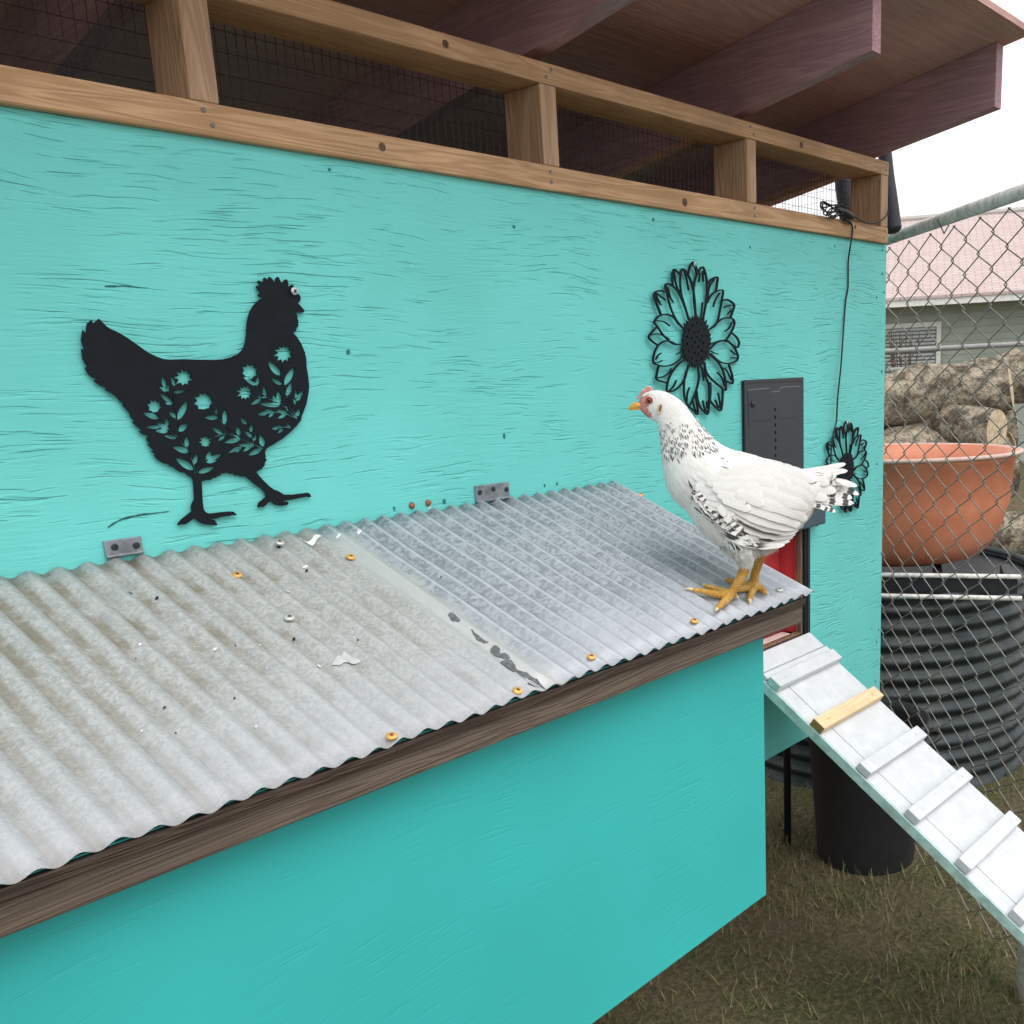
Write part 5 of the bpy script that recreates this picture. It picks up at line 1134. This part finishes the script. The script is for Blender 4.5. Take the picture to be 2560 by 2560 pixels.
tailf = [([(100, 330), (400, 350), (750, 310), (1100, 230), (1355, 170)], 125, 'plain', .003), ([(100, 400), (400, 430), (750, 410), (1100, 355), (1398, 325)], 130, 'plain', .007),
         ([(100, 450), (400, 500), (700, 510), (900, 480), (1150, 430)], 190, 'plain', .010), ([(100, 500), (450, 580), (800, 600), (1200, 575), (1612, 660)], 150, 'plain', .008),
         ([(100, 560), (450, 660), (850, 700), (1300, 720), (1648, 850)], 150, 'bars', .004), ([(100, 620), (450, 760), (850, 830), (1200, 860), (1500, 925)], 160, 'bars', .008),
         ([(100, 680), (450, 850), (850, 960), (1200, 1010), (1528, 1035)], 165, 'bars', .012), ([(100, 740), (400, 920), (700, 1060), (950, 1150), (1132, 1222)], 120, 'bars', .014),
         ([(100, 700), (350, 900), (600, 1040), (850, 1130), (1000, 1190)], 110, 'bars', .016), ([(50, 420), (350, 560), (650, 680), (900, 740), (1150, 760)], 220, 'plain', .014),
         ([(50, 520), (350, 700), (600, 830), (800, 900), (960, 930)], 200, 'plain', .017), ([(50, 350), (300, 430), (600, 500), (850, 560), (1000, 600)], 200, 'plain', .015)]
for L, w_, k, fb in tailf: bigfeather('tail_feather', N9(L), w_*k9, k, 0, body=False, fb=fb, tone=.03)
# beak, comb, wattle, eye, ear
BEAKM = simple('yellow_beak', (.72, .38, .07), .35, 0, .2, 200); t = BEAKM
def headloft(name, stations, mat, wscale=1.0):
    vs_, fs_ = [], []
    K = [((x/6.44+20)*3.019, (y/6.44+20)*3.019, (x2/6.44+20)*3.019, (y2/6.44+20)*3.019, w_*3.019/6.44) for (x, y), (x2, y2), w_ in stations]
    vs_, fs_ = loft([((a, b), (c, d), w_) for a, b, c, d, w_ in K], 16); return link(name, mesh(vs_, fs_, True), mat, hen)
bk = headloft('upper_beak', [((62, 425), (66, 428), 2), ((85, 372), (80, 420), 12), ((120, 325), (120, 412), 24), ((165, 292), (180, 402), 34), ((215, 290), (255, 395), 40), ((255, 300), (285, 395), 38)], BEAKM)
headloft('lower_beak', [((95, 412), (98, 424), 8), ((140, 404), (145, 424), 18), ((200, 396), (205, 418), 26), ((260, 388), (258, 418), 28)], simple('pale_beak', (.70, .42, .10), .4))
MB().tube([HP(*((x/6.44+20)*3.019 for x in ()), ) if False else onbody(1560+188/6.44, 960+310/6.44, .0006)[0], onbody(1560+208/6.44, 960+296/6.44, .0006)[0]], .0007, 6).build('nostril', simple('dark_brown', (.08, .03, .02), .6), bk)
COMB = simple('pink_comb', (.66, .24, .22), .55, 0, .25, 300, .0008)
cb = [[(190, 240), (225, 200), (250, 165), (270, 130), (295, 100), (318, 92), (325, 78), (350, 58), (378, 44), (400, 48), (412, 42), (440, 55), (466, 84), (440, 112), (380, 118), (330, 140), (280, 185), (230, 245)]]
V, T = flat_shape([z10(cb[0])]); toW = lambda a, b, s: HB*1.0+HF*a+Vector((0, 0, b))-HN*s
vs_, fs_ = plate(V, T, lambda a, b: toW(a, b, .0016), lambda a, b: toW(a, b, -.0016)); o = link('comb', mesh(vs_, fs_), COMB, hen); bevel(o, .0008, 2)
combf = simple('pale_comb_tip', (.78, .60, .52), .6, 0, .2, 200)
mb = MB()
for (x, y) in [(330, 100), (350, 80), (372, 66), (398, 62), (425, 66), (445, 85), (300, 130), (315, 112)]:
    c = HP((x/6.44+20)*3.019, (y/6.44+20)*3.019, .0008); mb.tube([c+UP*-.004+HN*.002, c+UP*.0025], [.0022, .0009], 7)
mb.build('comb_points', combf, hen, True)
headloft('wattle', [((290, 425), (300, 455), 8), ((330, 430), (340, 500), 16), ((380, 445), (385, 540), 22), ((425, 470), (420, 552), 20), ((462, 500), (455, 535), 8)], simple('red_wattle', (.62, .20, .20), .5, 0, .15, 300, .0006))
ep, en = onbody(1560+405/6.44, 960+268/6.44, 0)
def sph(c, r, n=14):
    mb = MB(); c = Vector(c)
    for i in range(n+1):
        ph = math.pi*i/n
        for k in range(n): mb.v.append(c+Vector((math.sin(ph)*math.cos(2*math.pi*k/n), math.sin(ph)*math.sin(2*math.pi*k/n), math.cos(ph)))*r)
    for i in range(n):
        for k in range(n): mb.f.append((i*n+k, i*n+(k+1) % n, (i+1)*n+(k+1) % n, (i+1)*n+k))
    return mb
vdir = ray(1560+405/6.44, 960+268/6.44).normalized()
for s_ in (1, -1):
    pos_ = ep if s_ == 1 else ep-HN*2*(ep-HB).dot(HN); out = -HN*s_
    e = sph(pos_-out*.0012, .0044).build('eye', simple('brown_iris', (.30, .08, .03), .12, 0, .2, 400, 0, .7), hen, True)
    MB().disc(pos_+out*.0026, out, .0021, .0007, 14).build('pupil', simple('black_pupil', (.004, .003, .003), .05, 0, 0, 10), e, True)
    rg = [pos_+out*.0016+HF*(.0052*math.cos(a))+UP*(.0047*math.sin(a)) for a in np.linspace(0, 6.283, 20)]
    MB().tube(rg, .0009, 6, False).build('eyelid', simple('red_eyelid', (.35, .11, .09), .6), e, True)
    pe, _ = onbody(1560+580/6.44, 960+402/6.44, 0); pe = pe if s_ == 1 else pe-HN*2*(pe-HB).dot(HN)
    er = [pe+out*.0015+HF*(-.003*math.cos(a)-.0018*math.sin(a))+UP*(.0072*math.sin(a)) for a in np.linspace(0, 6.283, 20)]
    MB().tube(er, .0013, 6, False).build('ear_rim', simple('pale_ear_skin', (.66, .52, .40), .7), hen, True)
    MB().obox(pe-out*.0002, HF*.9+UP*.45, UP, out, .005, .010, .002).build('ear_hole', simple('brown_ear', (.28, .15, .06), .8, 0, .3, 300), hen)
# claws
CLAW = simple('pale_claw', (.72, .52, .32), .35, 0, .15, 200)
for a, b, r in [((575, 1613), (520, 1607), .0034), ((668, 1580), (648, 1574), .0030), ((762, 1758), (750, 1778), .0032), ((915, 1668), (922, 1676), .0028), ((1010, 1690), (1012, 1726), .0036), ((1135, 1640), (1146, 1646), .0034), ((832, 1535), (820, 1531), .0034)]:
    A3 = roofp(*a, r); B3 = roofp(*b, .001); MB().tube(smoothpath([A3, (A3+B3)/2+LN*.0012, B3], 4), [r, r*.9, r*.85, r*.75, r*.6, r*.5, r*.35, r*.2, .0004], 8).build('claw', CLAW, hen, True)
